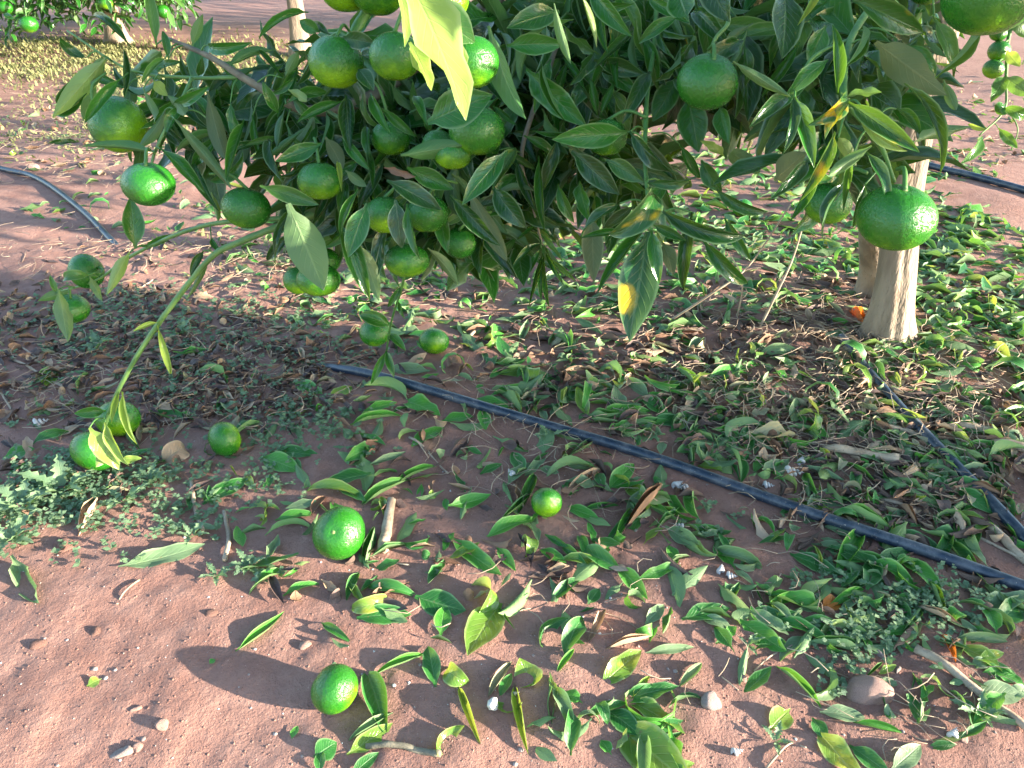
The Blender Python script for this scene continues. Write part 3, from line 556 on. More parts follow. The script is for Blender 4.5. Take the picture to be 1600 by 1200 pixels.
# fillers: the leaves one can still see between the placed ones, then the mass behind them
FILL = [ # centre, radii (px), depth range, count
 (560, 210, 130, 110, (.90, 1.02), 26), (700, 280, 120, 90, (.88, 1.05), 20), (860, 120, 110, 110, (.86, 1.0), 20), (1000, 60, 130, 70, (.84, 1.0), 16), (1190, 90, 90, 110, (.78, .95), 12), (1360, 80, 110, 90, (.74, .95), 14), (950, 300, 90, 60, (.86, 1.0), 6), (430, 200, 60, 80, (.93, 1.02), 8), (500, 340, 70, 40, (.93, 1.05), 5), (300, 170, 70, 50, (.94, 1.05), 8)]
rf = random.Random(4)
def rnd_in(cx, cy, rx, ry, r):
    a = r.uniform(0, 2 * math.pi); q = math.sqrt(r.random()); return cx + rx * q * math.cos(a), cy + ry * q * math.sin(a)
for cx, cy, rx, ry, dr, n in FILL:
    for _ in range(n):
        if nleaf >= 300: break
        x, y = rnd_in(cx, cy, rx, ry, rf); d = rf.uniform(*dr); L = rf.uniform(62, 95) * .85 / d; a = rf.gauss(90, 50)
        mx, my = x + .5 * L * math.cos(R(a)), y + .5 * L * math.sin(R(a))
        for fx, fy, fp, fd, *_r in HF:
            if math.hypot(mx - fx, my - fy) < fp * .75 and d < fd + .05: d = fd + .05
        hang_leaf(x, y, x + L * math.cos(R(a)), y + L * math.sin(R(a)), L * rf.uniform(.26, .38), d, rf.choice(['droop', 'droop2', 'flat', 'fold', 'arch', 'wavy', 'sway', 'fold']), rf.choice(['dark', 'dark', 'mid', 'mid', 'mid', 'light', 'blotch']), rf.uniform(-50, 50), rf.random() < .22, rf.uniform(-.04, .04))
extra = {'dark': [], 'mid': [], 'light': []}
for cx, cy, rx, ry, dr, n in FILL + [(250, 140, 130, 70, (.95, 1.08), 26), (420, 160, 90, 90, (.93, 1.08), 26), (1000, 30, 160, 50, (.8, .95), 24), (640, 300, 150, 80, (.92, 1.02), 24), (1300, 60, 140, 60, (.74, .92), 22)]:
    for _ in range(int(n * 1.1)):
        x, y = rnd_in(cx, cy, rx, ry, rf); d = rf.uniform(*dr) + .01; L = rf.uniform(60, 100) * .85 / d; a = rf.gauss(90, 55)
        mx, my = x + .5 * L * math.cos(R(a)), y + .5 * L * math.sin(R(a))
        for fx, fy, fp, fd, *_r in HF:
            if math.hypot(mx - fx, my - fy) < fp * .75 and d < fd + .05: d = fd + .05
        B = at(x, y, d); T = at(x + L * math.cos(R(a)), y + L * math.sin(R(a)), d + rf.uniform(-.04, .04)); sh = rf.choice(['droop', 'droop2', 'fold', 'arch', 'wavy', 'sway', 'fold'])
        n_ = Matrix.Rotation(R(rf.uniform(-60, 60)), 3, (T - B).normalized()) @ (CAMP - B).normalized()
        if rf.random() < .25: n_ = -n_
        extra[rf.choice(['dark', 'dark', 'mid', 'mid', 'light'])].append((sh, align(sh, B, T, n_, wm=L * rf.uniform(.24, .34) * d / FPX)))
for m_, it_ in extra.items(): setp(join_leaves('foliage', it_, m_, tree, TB), kind='stuff')
BACK = [(560, 190, 150, 140, (.98, 1.35), 230), (720, 240, 140, 130, (.98, 1.35), 230), (860, 90, 130, 130, (.95, 1.4), 210), (1010, 50, 150, 90, (.95, 1.45), 200), (1150, 60, 110, 120, (.92, 1.4), 170), (1310, 40, 150, 110, (.9, 1.4), 170), (760, 330, 110, 70, (1.0, 1.25), 70), (960, 260, 90, 50, (.95, 1.25), 50), (600, 330, 110, 60, (1.0, 1.25), 60), (350, 180, 90, 50, (1.0, 1.15), 26), (1300, 220, 80, 60, (.72, .95), 14), (1330, 120, 90, 70, (.74, 1.0), 40)]
back = {'dark': [], 'mid': []}
for cx, cy, rx, ry, dr, n in BACK:
    for _ in range(int(n * 1.5)):
        x, y = rnd_in(cx, cy, rx, ry, rf); d = rf.uniform(*dr); L = rf.uniform(.065, .10); B = at(x, y, d)
        if B.z < .16: continue
        dirn = Vector((rf.gauss(0, 1), rf.gauss(0, 1), rf.gauss(-.7, .7))).normalized()
        n_ = Vector((rf.gauss(0, .7), rf.gauss(-.4, .6), rf.gauss(.8, .4)))
        back['dark' if rf.random() < .65 else 'mid'].append((rf.choice(['droop_lo', 'flat_lo', 'fold_lo', 'wavy_lo']), align('droop_lo', B, B + dirn * L, n_, wm=L * rf.uniform(.32, .42))))
# the rest of the crown, above and beside the picture
CC = Vector((TB.x + .05, TB.y + .12, 1.40)); CRX, CRY, CRZ = 1.25, 1.2, .98
k = 0
while k < 5200:
    u = Vector((rf.gauss(0, 1), rf.gauss(0, 1), rf.gauss(0, 1))).normalized() * (rf.uniform(.45, 1.0) ** .5)
    u *= 1 + .16 * math.sin(u.x * 7 + 1) * math.sin(u.y * 6) * math.cos(u.z * 5)
    B = CC + Vector((u.x * CRX, u.y * CRY, u.z * CRZ)); k += 1
    if B.z < .42 or (B - CAMP).length < .5: continue
    px, py, dd = proj(np.array(tuple(B)))
    if dd > 0 and -140 < px < 1740 and py > -110: continue
    if B.z < .62 and B.x > TB.x: continue
    dirn = (Vector((u.x, u.y, -.2)) + Vector((rf.gauss(0, .6), rf.gauss(0, .6), rf.gauss(-.3, .6)))).normalized()
    back['dark' if rf.random() < .5 else 'mid'].append((rf.choice(['droop_lo', 'flat_lo', 'fold_lo']), align('droop_lo', B, B + dirn * rf.uniform(.07, .10), Vector((u.x + rf.gauss(0, .5), u.y + rf.gauss(0, .5), .8 + rf.gauss(0, .4))))))
for m_, it in back.items(): setp(join_leaves('foliage', it, m_, tree, TB), kind='stuff')

# ------------------------------------------------------------------ fruit
def fruit_arr(k=36, n=22, seed=0, obl=.88):
    r = np.random.RandomState(seed); V = []; ph = r.rand(6) * 6
    for i in range(n + 1):
        t = np.pi * (i + .35) / (n + .7); a = np.linspace(0, 2 * np.pi, k, endpoint=False)
        rad = 1 + .030 * np.cos(2 * a + ph[0]) + .012 * np.cos(3 * a + ph[1]) * np.sin(t) + .006 * np.cos(9 * a + ph[2]) * np.exp(-(t / .5) ** 2)
        z = np.cos(t) * obl - .09 * np.exp(-(t / .22) ** 2) * obl + .05 * np.exp(-((np.pi - t) / .18) ** 2)
        V.append(np.stack([rad * np.sin(t) * np.cos(a), rad * np.sin(t) * np.sin(a), np.full(k, z)], 1))
    V = np.vstack(V); Q = [(i * k + j, (i + 1) * k + j, (i + 1) * k + (j + 1) % k, i * k + (j + 1) % k) for i in range(n) for j in range(k)]
    c = len(V); V = np.vstack([V, V[:k].mean(0), V[-k:].mean(0)])
    for j in range(0, k, 2):
        Q.append((c, j, j + 1, (j + 2) % k)); b = n * k; Q.append((c + 1, b + (j + 2) % k, b + j + 1, b + j))
    return V, np.array(Q)
FM = []
for s, ob in ((1, .85), (2, .90), (3, .78), (4, 1.0)):
    V, Q = fruit_arr(seed=s, obl=ob); me = np_mesh('mandarin', V, Q); me.materials.append(M['fruit']); FM.append((me, ob))
def calyx_me():
    k = 20; a = np.linspace(0, 2 * np.pi, k, endpoint=False); V = []
    for q, z in ((1.0, -.01), (.7, .05), (.38, .07), (.30, .12), (.26, .20)):
        rr = q * (1 + (.30 if q > .6 else .04) * np.cos(5 * a)); V.append(np.stack([rr * np.cos(a), rr * np.sin(a), np.full(k, z)], 1))
    V = np.vstack(V); Q = [(i * k + j, i * k + (j + 1) % k, (i + 1) * k + (j + 1) % k, (i + 1) * k + j) for i in range(4) for j in range(k)]
    c = len(V); V = np.vstack([V, (0, 0, .21)]); b = 4 * k
    for j in range(0, k, 2): Q.append((c, b + j, b + j + 1, b + (j + 2) % k))
    me = np_mesh('calyx', V, np.array(Q)); me.materials.append(M['calyx']); return me
CALYX = calyx_me()
def fruit(C, dia, up, label, var=0, group=None, stalk_to=None, calyx=True):
    me, ob = FM[var % 4]; o = mobj('mandarin', me); r = dia / 2
    q = Vector(up).normalized().to_track_quat('Z', 'Y'); q = q @ Matrix.Rotation(rng.uniform(0, 6), 3, 'Z').to_quaternion()
    o.matrix_world = Matrix.Translation(C) @ q.to_matrix().to_4x4() @ Matrix.Diagonal((r, r, r, 1)); setp(o, label, 'citrus fruit', group)
    if calyx:
        c = mobj('calyx', CALYX, None, o); c.location = (0, 0, ob * .905); c.scale = (.17, .17, .17)
    if stalk_to is not None:
        S = C + (q @ Vector((0, 0, ob * .92 * r))); E = stalk_to; m = (S + E) / 2 + Vector(up).normalized() * min(.015, (E - S).length * .2)
        P = catmull([S, m, E], 5); inv = o.matrix_world.inverted()
        V, Q, U = tube_arr(P, np.linspace(.0021, .0016, len(P)), 6)
        V = np.array([tuple(inv @ Vector(v)) for v in V]); mobj('stalk', np_mesh('stalk', V, Q, U), M['stalk'], o)
    return o
for x, y, dp, d, up, var, lab in HF:
    C = at(x, y, d); dia = dp * d / FPX
    S = C + Vector(up).normalized() * dia * .46; br, bp, dist = nearest_branch(S, .15)
    E = S + (bp - S) * min(1, .045 / max(dist, 1e-4)) + Vector((0, 0, .004))
    fruit(C, dia, up, lab, var, 'mandarins hanging on the tree', E)
GF = [ # x, y, diameter px, stem direction, variant, label, calyx
 (530, 833, 82, (-.05, -.75, .75), 1, 'biggest green mandarin on the ground, pale stem scar showing, half in sun', True),
 (523, 1076, 78, (-.8, .3, .55), 1, 'lime green mandarin lying in sun on bare soil beside a standing leaf', True),
 (854, 785, 50, (0, .9, .4), 1, 'small shaded green mandarin on soil between leaves before the drip pipe', False),
 (351, 686, 57, (-.8, -.5, -.1), 0, 'green mandarin lying on brown litter with a pale speck on its side', True),
 (678, 533, 46, (0, .8, .5), 0, 'small green mandarin on the soil just behind the drip pipe', False),
 (148, 705, 70, (.4, .6, .6), 0, 'green mandarin on the ground under pale leaves at the shoot tip', False),
 (184, 654, 66, (0, .6, .6), 0, 'shaded mandarin behind another at the tip of the long shoot', False),
 (1160, 325, 31, (0, .5, .8), 1, 'tiny looking sunlit mandarin on far leaf litter seen under the branches', False),
]
for x, y, dp, up, var, lab, cal in GF:
    r = .03
    for _ in range(6):
        C = G(x, y, r); 
        C = G(x, y, r * .92 + ghf(C.x, C.y)); depth = C.y * CP - (C.z - CAM_H) * SP; r = dp * depth / FPX / 2
    fruit(C, 2 * r, up, lab, var, 'mandarins fallen on the ground', None, cal)

# ------------------------------------------------------------------ neighbouring trees of the orchard
def orchard_tree(base, label, cr, cz, ch, n, trunk_r=.045, lean=(0, 0), leaf=(.07, .1), skip=None, group='neighbouring orchard trees', seed=1, low=.3, squash=None):
    r = random.Random(seed); b = Vector((base[0], base[1], 0)); t = empty('mandarin_tree', b); setp(t, label, 'tree', group)
    pts = [Vector((0, 0, -.04)), Vector((lean[0] * .2, lean[1] * .2, .2)), Vector((lean[0] * .6, lean[1] * .6, .55)), Vector((lean[0], lean[1], cz))]
    V, Q = trunk_arr(pts, [trunk_r * 1.15, trunk_r, trunk_r * .9, trunk_r * .5], 3, 16)
    mobj('trunk', np_mesh('trunk', V, Q), M['bark'], t)
    for i in range(6):
        a = i * 1.05 + r.uniform(-.3, .3); P = catmull([Vector((lean[0] * .6, lean[1] * .6, .5)), Vector((cr[0] * .45 * math.cos(a), cr[1] * .45 * math.sin(a), cz * .75)), Vector((cr[0] * .85 * math.cos(a), cr[1] * .85 * math.sin(a), cz + ch * r.uniform(-.3, .5)))], 6)
        tube('branch', P, np.linspace(trunk_r * .45, .004, len(P)), M['twiggrey'], t, 6, .1)
    it = {'dark': [], 'mid': [], 'light': []}; k = 0
    clumps = [(Vector((r.gauss(0, 1), r.gauss(0, 1), r.gauss(0, 1))).normalized() * r.uniform(.55, .92)) for _ in range(70)]
    while k < n:
        c = r.choice(clumps); u = c + Vector((r.gauss(0, .17), r.gauss(0, .17), r.gauss(0, .17))); k += 1
        P = Vector((lean[0] + u.x * cr[0], lean[1] + u.y * cr[1], cz + u.z * ch))
        if squash:
            q = P.dot(NH); P = P + NH * (max(-squash, min(squash, q * squash / .6)) - q)
        if P.z < low or (skip and skip(b + P)): continue
        dirn = (Vector((u.x, u.y, -.35)) + Vector((r.gauss(0, .6), r.gauss(0, .6), r.gauss(-.2, .6)))).normalized()
        it[r.choice(['dark', 'mid', 'mid', 'light'])].append((r.choice(['droop_lo', 'flat_lo', 'fold_lo']), align('droop_lo', P, P + dirn * r.uniform(*leaf), Vector((u.x + r.gauss(0, .5), u.y + r.gauss(0, .5), .8 + r.gauss(0, .4))))))
    for m_, l_ in it.items():
        if l_: setp(join_leaves('crown', l_, m_, t), kind='stuff')
    return t
SHADE = NH * 1.0 + SH * 3.1  # spot for an out-of-view tree, placed and squeezed to cast the shade band
orchard_tree((SHADE.x, SHADE.y), 'unseen citrus tree towards the sun with crown squeezed to shape the shade', (.60, .60), 1.20, .95, 4000, .03, seed=3, low=.30, squash=.24, group='unseen shade trees')
f1 = G(472, 88); f2 = G(208, 66)
orchard_tree((f1.x, f1.y), 'distant citrus tree with bare pale trunk across the soil strip', (1.1, 1.1), 1.75, .95, 3600, .048, seed=5, low=.95)
def far_skip(p):
    px, py, d = proj(np.array(tuple(p))); lim = 48 + 16 * math.sin(px * .05) - max(0, px - 180) * .25
    return py > lim or (px > 300 and py > -20)
t2_ = orchard_tree((f2.x - .1, f2.y), 'distant citrus tree with low dark skirt of leaves over sunlit grass', (1.5, 1.5), 1.0, .95, 16000, .05, seed=6, low=.12, skip=far_skip)
orchard_tree((f2.x - 3.2, f2.y + .6), 'distant citrus tree partly outside the view beyond the low skirted one', (1.3, 1.3), 1.3, 1.0, 3500, .05, seed=7, low=.3)
orchard_tree((1.9, 5.6), 'far row citrus tree added to shade the distant soil, glimpsed through foliage gaps', (1.3, 1.3), 1.35, 1.0, 5000, .05, seed=9, low=.42)  # tree added here to throw shade over the far soil
for x, y, dp, d, lab in ((45, 38, 27, 3.5, 'dark mandarin hanging low from the distant low skirted tree'), (255, 18, 22, 4.2, 'sunlit pale mandarin on the edge of the distant tree'), (8, 12, 22, 4.0, 'yellowish mandarin at the outer edge of the distant tree'), (165, 4, 22, 4.0, 'bluish mandarin deep in the shade of the distant tree')):
    C = at(x, y, d); fruit(C, dp * d / FPX, (0, 0, 1), lab, 1, 'mandarins on the distant trees', C + Vector((0, .02, .09)))

# ------------------------------------------------------------------ things on the ground
def settle(sh, A, lift=.0012, pct=30):
    V = LM[sh][0] @ A[:3, :3].T + A[:3, 3]; dz = V[:, 2] - gh(V[:, 0], V[:, 1]); A = A.copy(); A[2, 3] += lift - np.percentile(dz, pct); return A
TONE = {'f_deep': 'deep green', 'f_bright': 'bright green', 'f_pale': 'pale green', 'f_yellow': 'yellow green', 'd_brown': 'dry brown', 'd_dark': 'dark brown', 'd_tan': 'dry tan', 'd_olive': 'dull olive', 'd_orange': 'bright orange'}
FORM = {'flat': 'flat', 'flat2': 'flat', 'straight': 'flat', 'droop': 'slightly bent', 'droop2': 'twisted', 'arch': 'arched', 'arch2': 'arched', 'fold': 'folded', 'fold2': 'folded', 'wavy': 'wavy', 'up': 'upturned', 'ring': 'tightly curled', 'hook': 'curled', 'uphook': 'curled', 'torn': 'torn', 'roll': 'rolled up', 'curlfold': 'folded and curled', 'scroll': 'scrolled', 'sway': 'strongly twisted', 'crisp': 'crumpled', 'crisp2': 'crumpled'}
def pipe_side(P):
    i = int(np.argmin(np.abs(PIPE1[:, 0] - P[0]))); return P[1] - PIPE1[i, 1]
MARKS = [(530, 850, 'the biggest ground mandarin'), (523, 1095, 'the sunlit mandarin on bare soil'), (854, 800, 'the small mandarin before the pipe'), (351, 705, 'the mandarin on brown litter'), (678, 548, 'the small mandarin behind the pipe'), (150, 735, 'the fruit at the shoot tip'), (1160, 335, 'the far sunlit mandarin'), (1385, 535, 'the pale trunk'),
 (1358, 1074, 'the big reddish stone'), (1112, 1090, 'the grey wedge stone'), (770, 1106, 'the lone white shell'), (1065, 757, 'the touching pair of shells'), (1135, 888, 'the broken shell'), (1234, 741, 'the long white shell'), (605, 830, 'the stubby pale stick'), (1345, 712, 'the thick tan stick'), (1000, 785, 'the long rolled brown leaf'), (1200, 678, 'the olive dried leaf'), (1490, 1000, 'the orange curled leaf'), (1520, 1080, 'the straight brown stick'), (1040, 505, 'the long leaning stalk'), (1182, 522, 'the steep dry stalk'), (980, 990, 'the cigar like tan leaf'), (830, 1050, 'the wide glowing curled leaf'), (760, 970, 'the broad pale yellow leaf'), (1010, 1150, 'the largest broad sunlit leaf'), (250, 865, 'the long pale leaf'), (140, 805, 'the broad tan leaf'), (1330, 850, 'the tall leaf across the pipe'), (1440, 685, 'the half buried pipe'), (985, 645, 'the two side by side leaves'), (480, 605, 'the bluish leaf on dark litter'), (585, 560, 'the low hanging sprig'), (1480, 250, 'the far dark pipe'), (230, 540, 'the long green shoot'), (60, 580, 'the slanting straw stems'), (780, 655, 'the middle of the drip pipe'), (1220, 1105, 'the torn leaf scrap'), (1540, 830, 'the rough grey root'), (1590, 600, 'the sunlit litter edge'), (980, 550, 'the soil under the hanging bunch'), (1560, 400, 'the bare patch behind the trunk'), (870, 450, 'the small hanging sprig'), (380, 830, 'the pale forked twig')]
MARKP = np.array([tuple(G(x, y))[:2] for x, y, _ in MARKS])
def zone(P):
    d = np.hypot(MARKP[:, 0] - P[0], MARKP[:, 1] - P[1]); i = int(np.argmin(d))
    return ('beside ' if d[i] < .06 else 'near ') + MARKS[i][2]
SIDE = {'ring', 'hook', 'uphook', 'curlfold', 'arch2', 'arch'}
LEAVES = []   # (pixel size, shape, matrix, mat, label)
def gleaf(bx, by, tx, ty, wpx, sh, mat, tilt=12, label=None, lift=.002, big=True):
    B = G(bx, by, .012); T = G(tx, ty, .012); d = B.y * CP + CAM_H * SP
    n = Vector((math.sin(R(rng.uniform(-tilt, tilt))), math.sin(R(rng.uniform(-tilt, tilt))) - .25, 1))
    if sh in SIDE: n = Vector((rng.gauss(0, .8), rng.gauss(0, .8), .7))
    A = settle(sh, align(sh, B, T, n, wm=max(wpx, 8) * d / FPX * 1.15), lift)
    LEAVES.append((1e6, sh, A, mat, label))
GL = [
 # front, bare soil
 (568, 1030, 602, 1134, 52, 'fold', 'f_deep', 'large folded dark green leaf standing against the sunlit mandarin'), (366, 1011, 443, 948, 18, 'fold2', 'f_bright', 'slim folded leaf lying alone on the bare soil with sunlit rim'), (500, 962, 548, 994, 13, 'droop', 'f_deep', None), (556, 958, 642, 952, 32, 'flat', 'f_deep', None), (648, 928, 728, 950, 40, 'flat2', 'f_deep', None),
 (740, 958, 736, 906, 34, 'hook', 'f_yellow', 'curled yellow green leaf arched over a brown one'), (782, 932, 730, 1014, 50, 'flat', 'f_yellow', 'broad pale yellow leaf in sun with a torn tip'), (688, 984, 694, 938, 26, 'flat', 'f_bright', None), (668, 1008, 582, 1042, 17, 'fold', 'f_bright', None), (680, 1062, 668, 998, 28, 'wavy', 'f_deep', None), (700, 1030, 732, 1052, 30, 'hook', 'f_yellow', None), (714, 1056, 752, 1154, 17, 'fold', 'f_yellow', None),
 (684, 1180, 726, 1132, 24, 'uphook', 'f_yellow', None), (488, 1172, 524, 1148, 34, 'flat', 'f_deep', None), (540, 1168, 612, 1118, 28, 'flat2', 'f_yellow', None), (612, 1100, 540, 1145, 16, 'fold', 'f_pale', None), (545, 1200, 590, 1162, 20, 'flat', 'f_deep', None), (496, 1195, 500, 1160, 18, 'droop', 'f_deep', None), (570, 908, 652, 922, 20, 'arch', 'f_deep', None), (604, 922, 548, 938, 24, 'hook', 'f_yellow', None), (440, 922, 500, 904, 16, 'droop', 'f_bright', None), (560, 885, 540, 930, 22, 'fold', 'f_deep', None), (500, 900, 530, 918, 16, 'crisp', 'd_tan', None),
 (858, 926, 908, 888, 19, 'droop', 'f_deep', None), (964, 868, 1014, 922, 24, 'flat', 'f_bright', 'bright smooth pointed leaf flat on bare soil, pointing to the camera side'), (920, 928, 938, 904, 18, 'flat', 'f_deep', None), (848, 1008, 888, 962, 24, 'uphook', 'f_deep', None), (868, 1044, 898, 1002, 15, 'fold', 'f_bright', None), (916, 992, 948, 934, 18, 'crisp2', 'd_tan', 'crumpled tan leaf strip on bare soil'), (944, 1000, 1024, 978, 20, 'roll', 'd_tan', 'rolled tan dry leaf like a small cigar on bare soil'),
 (938, 1060, 1004, 1002, 34, 'wavy', 'f_yellow', None), (1008, 1004, 1088, 994, 14, 'flat', 'f_pale', None), (1062, 1058, 1100, 1018, 21, 'fold', 'f_pale', None), (1068, 952, 1144, 934, 29, 'flat', 'f_deep', None), (1098, 948, 1148, 966, 20, 'droop', 'f_pale', None), (1122, 988, 1152, 974, 18, 'torn', 'f_bright', None), (1158, 952, 1234, 1002, 34, 'flat2', 'f_bright', None), (1172, 938, 1236, 948, 24, 'flat', 'f_deep', None),
 (988, 1078, 1018, 1042, 14, 'fold', 'f_yellow', None), (912, 1106, 982, 1084, 17, 'droop', 'f_deep', None), (978, 1074, 1074, 1128, 30, 'wavy', 'f_yellow', None), (956, 1108, 1088, 1212, 66, 'flat', 'f_yellow', 'largest broad leaf in sun with pale midrib, cut by the lower frame'), (950, 1094, 1004, 1134, 32, 'flat', 'f_deep', None), (1040, 1180, 1090, 1172, 16, 'flat', 'f_yellow', None), (834, 1070, 812, 1028, 44, 'uphook', 'f_yellow', 'wide curled leaf glowing yellow green on the bare soil'), (804, 1052, 826, 1164, 20, 'fold', 'f_yellow', None), (864, 1056, 898, 1138, 21, 'droop', 'f_pale', None), (902, 1124, 938, 1118, 21, 'hook', 'f_pale', None), (880, 1072, 912, 1090, 22, 'torn', 'f_bright', None), (760, 1080, 800, 1020, 20, 'fold', 'd_olive', None), (780, 1078, 800, 1040, 16, 'flat', 'f_deep', None), (940, 1140, 958, 1165, 18, 'torn', 'f_bright', None), (1010, 960, 1040, 930, 20, 'wavy', 'f_pale', None), (995, 970, 1010, 965, 16, 'ring', 'f_bright', None),
 (1198, 932, 1256, 906, 24, 'fold', 'f_bright', None), (1206, 944, 1262, 946, 24, 'flat', 'f_deep', None), (1212, 946, 1308, 988, 24, 'droop', 'f_bright', None), (1252, 948, 1338, 972, 27, 'flat', 'f_bright', None), (1288, 1092, 1362, 1102, 25, 'flat', 'f_pale', None), (1216, 1018, 1292, 1086, 16, 'fold', 'f_bright', None), (1208, 1120, 1242, 1086, 34, 'torn', 'f_yellow', 'torn triangular yellow green leaf scrap before the big reddish stone'), (1282, 1118, 1356, 1204, 38, 'wavy', 'f_yellow', None), (1336, 1142, 1402, 1188, 26, 'flat', 'f_deep', None), (1402, 1184, 1448, 1144, 28, 'flat', 'f_pale', None), (1276, 1100, 1300, 1135, 22, 'flat', 'f_deep', None), (1340, 1108, 1420, 1125, 18, 'fold', 'f_bright', None), (1372, 1052, 1412, 1050, 17, 'droop', 'f_pale', None), (1466, 1056, 1514, 1076, 30, 'uphook', 'f_bright', None), (1530, 1066, 1606, 1076, 34, 'flat', 'f_pale', None), (1494, 984, 1582, 988, 24, 'fold', 'f_pale', None), (1500, 992, 1584, 1036, 26, 'torn', 'f_yellow', None), (1476, 975, 1500, 1022, 17, 'fold', 'd_orange', 'glossy orange curled dead leaf among small weeds'), (1558, 1030, 1610, 1056, 24, 'wavy', 'f_bright', None), (1560, 962, 1612, 918, 34, 'flat', 'f_deep', None), (1290, 930, 1320, 918, 26, 'torn', 'd_orange', None), (1318, 952, 1372, 985, 20, 'crisp', 'd_dark', None), (1362, 930, 1392, 962, 24, 'crisp', 'd_brown', None), (1380, 975, 1440, 965, 16, 'flat', 'f_bright', None),
 # around the pipe
 (926, 648, 1018, 636, 30, 'flat', 'f_bright', 'wide smooth green leaf, one of two lying side by side behind the pipe'), (946, 668, 1044, 652, 25, 'flat2', 'f_bright', None), (998, 614, 1048, 648, 21, 'flat', 'f_bright', None), (1048, 668, 1092, 638, 30, 'flat', 'f_deep', None), (1092, 718, 1134, 726, 17, 'droop', 'f_yellow', None), (1152, 678, 1252, 676, 34, 'crisp2', 'd_olive', 'large dull olive dried leaf lying behind the drip pipe'), (968, 824, 1038, 742, 30, 'roll', 'd_brown', 'long rolled red brown dry leaf in front of the pipe'), (880, 764, 942, 724, 20, 'fold', 'd_tan', None), (960, 834, 992, 778, 20, 'fold', 'f_bright', None), (756, 832, 842, 802, 26, 'droop', 'f_bright', None), (702, 834, 784, 894, 27, 'flat2', 'f_bright', None), (776, 846, 806, 884, 17, 'flat', 'f_bright', None), (806, 802, 836, 732, 25, 'fold', 'f_deep', None), (950, 756, 992, 716, 25, 'flat', 'f_bright', None), (882, 782, 938, 802, 19, 'flat', 'f_bright', None), (906, 788, 968, 778, 14, 'fold', 'f_deep', None), (1066, 868, 996, 892, 17, 'wavy', 'f_bright', None), (820, 858, 818, 844, 20, 'ring', 'f_yellow', None), (842, 846, 886, 868, 18, 'flat', 'f_bright', None), (866, 834, 924, 878, 14, 'droop2', 'f_deep', None), (905, 820, 918, 862, 16, 'droop', 'f_bright', None), (930, 858, 956, 838, 22, 'torn', 'f_bright', None), (820, 735, 800, 700, 22, 'flat', 'f_deep', None), (1046, 836, 1060, 868, 18, 'flat', 'f_bright', None), (1118, 830, 1155, 872, 26, 'torn', 'f_bright', None), (1262, 800, 1330, 748, 44, 'flat', 'f_pale', 'broad flat pale leaf with a hole lying over the pipe edge'), (1310, 884, 1352, 808, 40, 'fold', 'f_bright', 'tall folded green leaf leaning across the drip pipe'), (1238, 846, 1320, 880, 25, 'flat', 'f_deep', None), (1408, 858, 1480, 920, 32, 'droop', 'f_bright', None), (1390, 820, 1482, 850, 36, 'flat', 'f_deep', None), (1490, 815, 1532, 855, 26, 'flat', 'f_deep', None), (1350, 690, 1402, 704, 22, 'flat', 'f_deep', None), (1408, 668, 1462, 684, 18, 'flat', 'f_deep', None), (1255, 655, 1298, 690, 26, 'droop', 'f_bright', None), (1245, 620, 1280, 658, 18, 'arch', 'f_yellow', None), (1100, 600, 1175, 574, 26, 'droop', 'f_bright', None), (1370, 870, 1430, 846, 26, 'flat', 'f_deep', None), (1400, 700, 1442, 714, 24, 'torn', 'f_pale', None), (1200, 700, 1180, 730, 18, 'flat', 'f_bright', None), (1120, 700, 1140, 672, 26, 'fold', 'f_deep', None), (1080, 625, 1110, 600, 26, 'crisp', 'd_tan', None),
 (458, 590, 506, 616, 22, 'flat', 'f_bright', 'bluish green pointed leaf lying alone on dark litter'), (514, 624, 552, 602, 23, 'flat', 'f_yellow', None), (544, 664, 628, 648, 17, 'fold', 'f_bright', None), (628, 624, 688, 648, 32, 'wavy', 'f_bright', None), (640, 696, 694, 664, 25, 'flat', 'f_bright', None), (558, 788, 638, 742, 26, 'fold', 'f_bright', 'glossy bright green leaf behind the biggest ground mandarin'), (612, 752, 682, 720, 15, 'fold', 'f_bright', None), (474, 760, 572, 772, 18, 'arch', 'f_yellow', None), (428, 804, 494, 796, 17, 'droop', 'f_bright', None), (412, 828, 492, 824, 15, 'arch', 'f_bright', None), (405, 706, 470, 730, 30, 'flat', 'f_bright', None), (420, 700, 500, 705, 22, 'flat', 'f_deep', None), (600, 685, 545, 730, 30, 'crisp', 'd_brown', None), (486, 800, 508, 770, 24, 'fold', 'd_brown', None), (690, 655, 740, 648, 22, 'flat', 'f_bright', None), (740, 620, 800, 640, 20, 'flat', 'f_bright', None), (760, 590, 810, 570, 18, 'flat', 'f_bright', None),
 (184, 884, 320, 848, 32, 'flat2', 'f_pale', 'long pale green leaf in sun at the edge of the weeds on bare soil'), (314, 778, 388, 738, 28, 'flat', 'f_deep', None), (120, 832, 150, 772, 42, 'roll', 'd_tan', 'broad tan dry leaf with sunlit lower end at the weed edge'), (18, 870, 62, 944, 34, 'crisp', 'f_pale', None), (0, 705, 50, 690, 26, 'flat', 'f_bright', None), (10, 730, 45, 715, 30, 'flat', 'f_deep', None), (250, 710, 285, 690, 34, 'hook', 'd_tan', None), (345, 705, 395, 690, 26, 'crisp', 'd_brown', None), (132, 1064, 156, 1052, 18, 'torn', 'f_yellow', 'tiny bright green leaf scrap alone on the sunlit soil'), (325, 1030, 335, 1022, 10, 'torn', 'f_bright', None), (452, 1140, 462, 1120, 12, 'flat', 'f_bright', None),
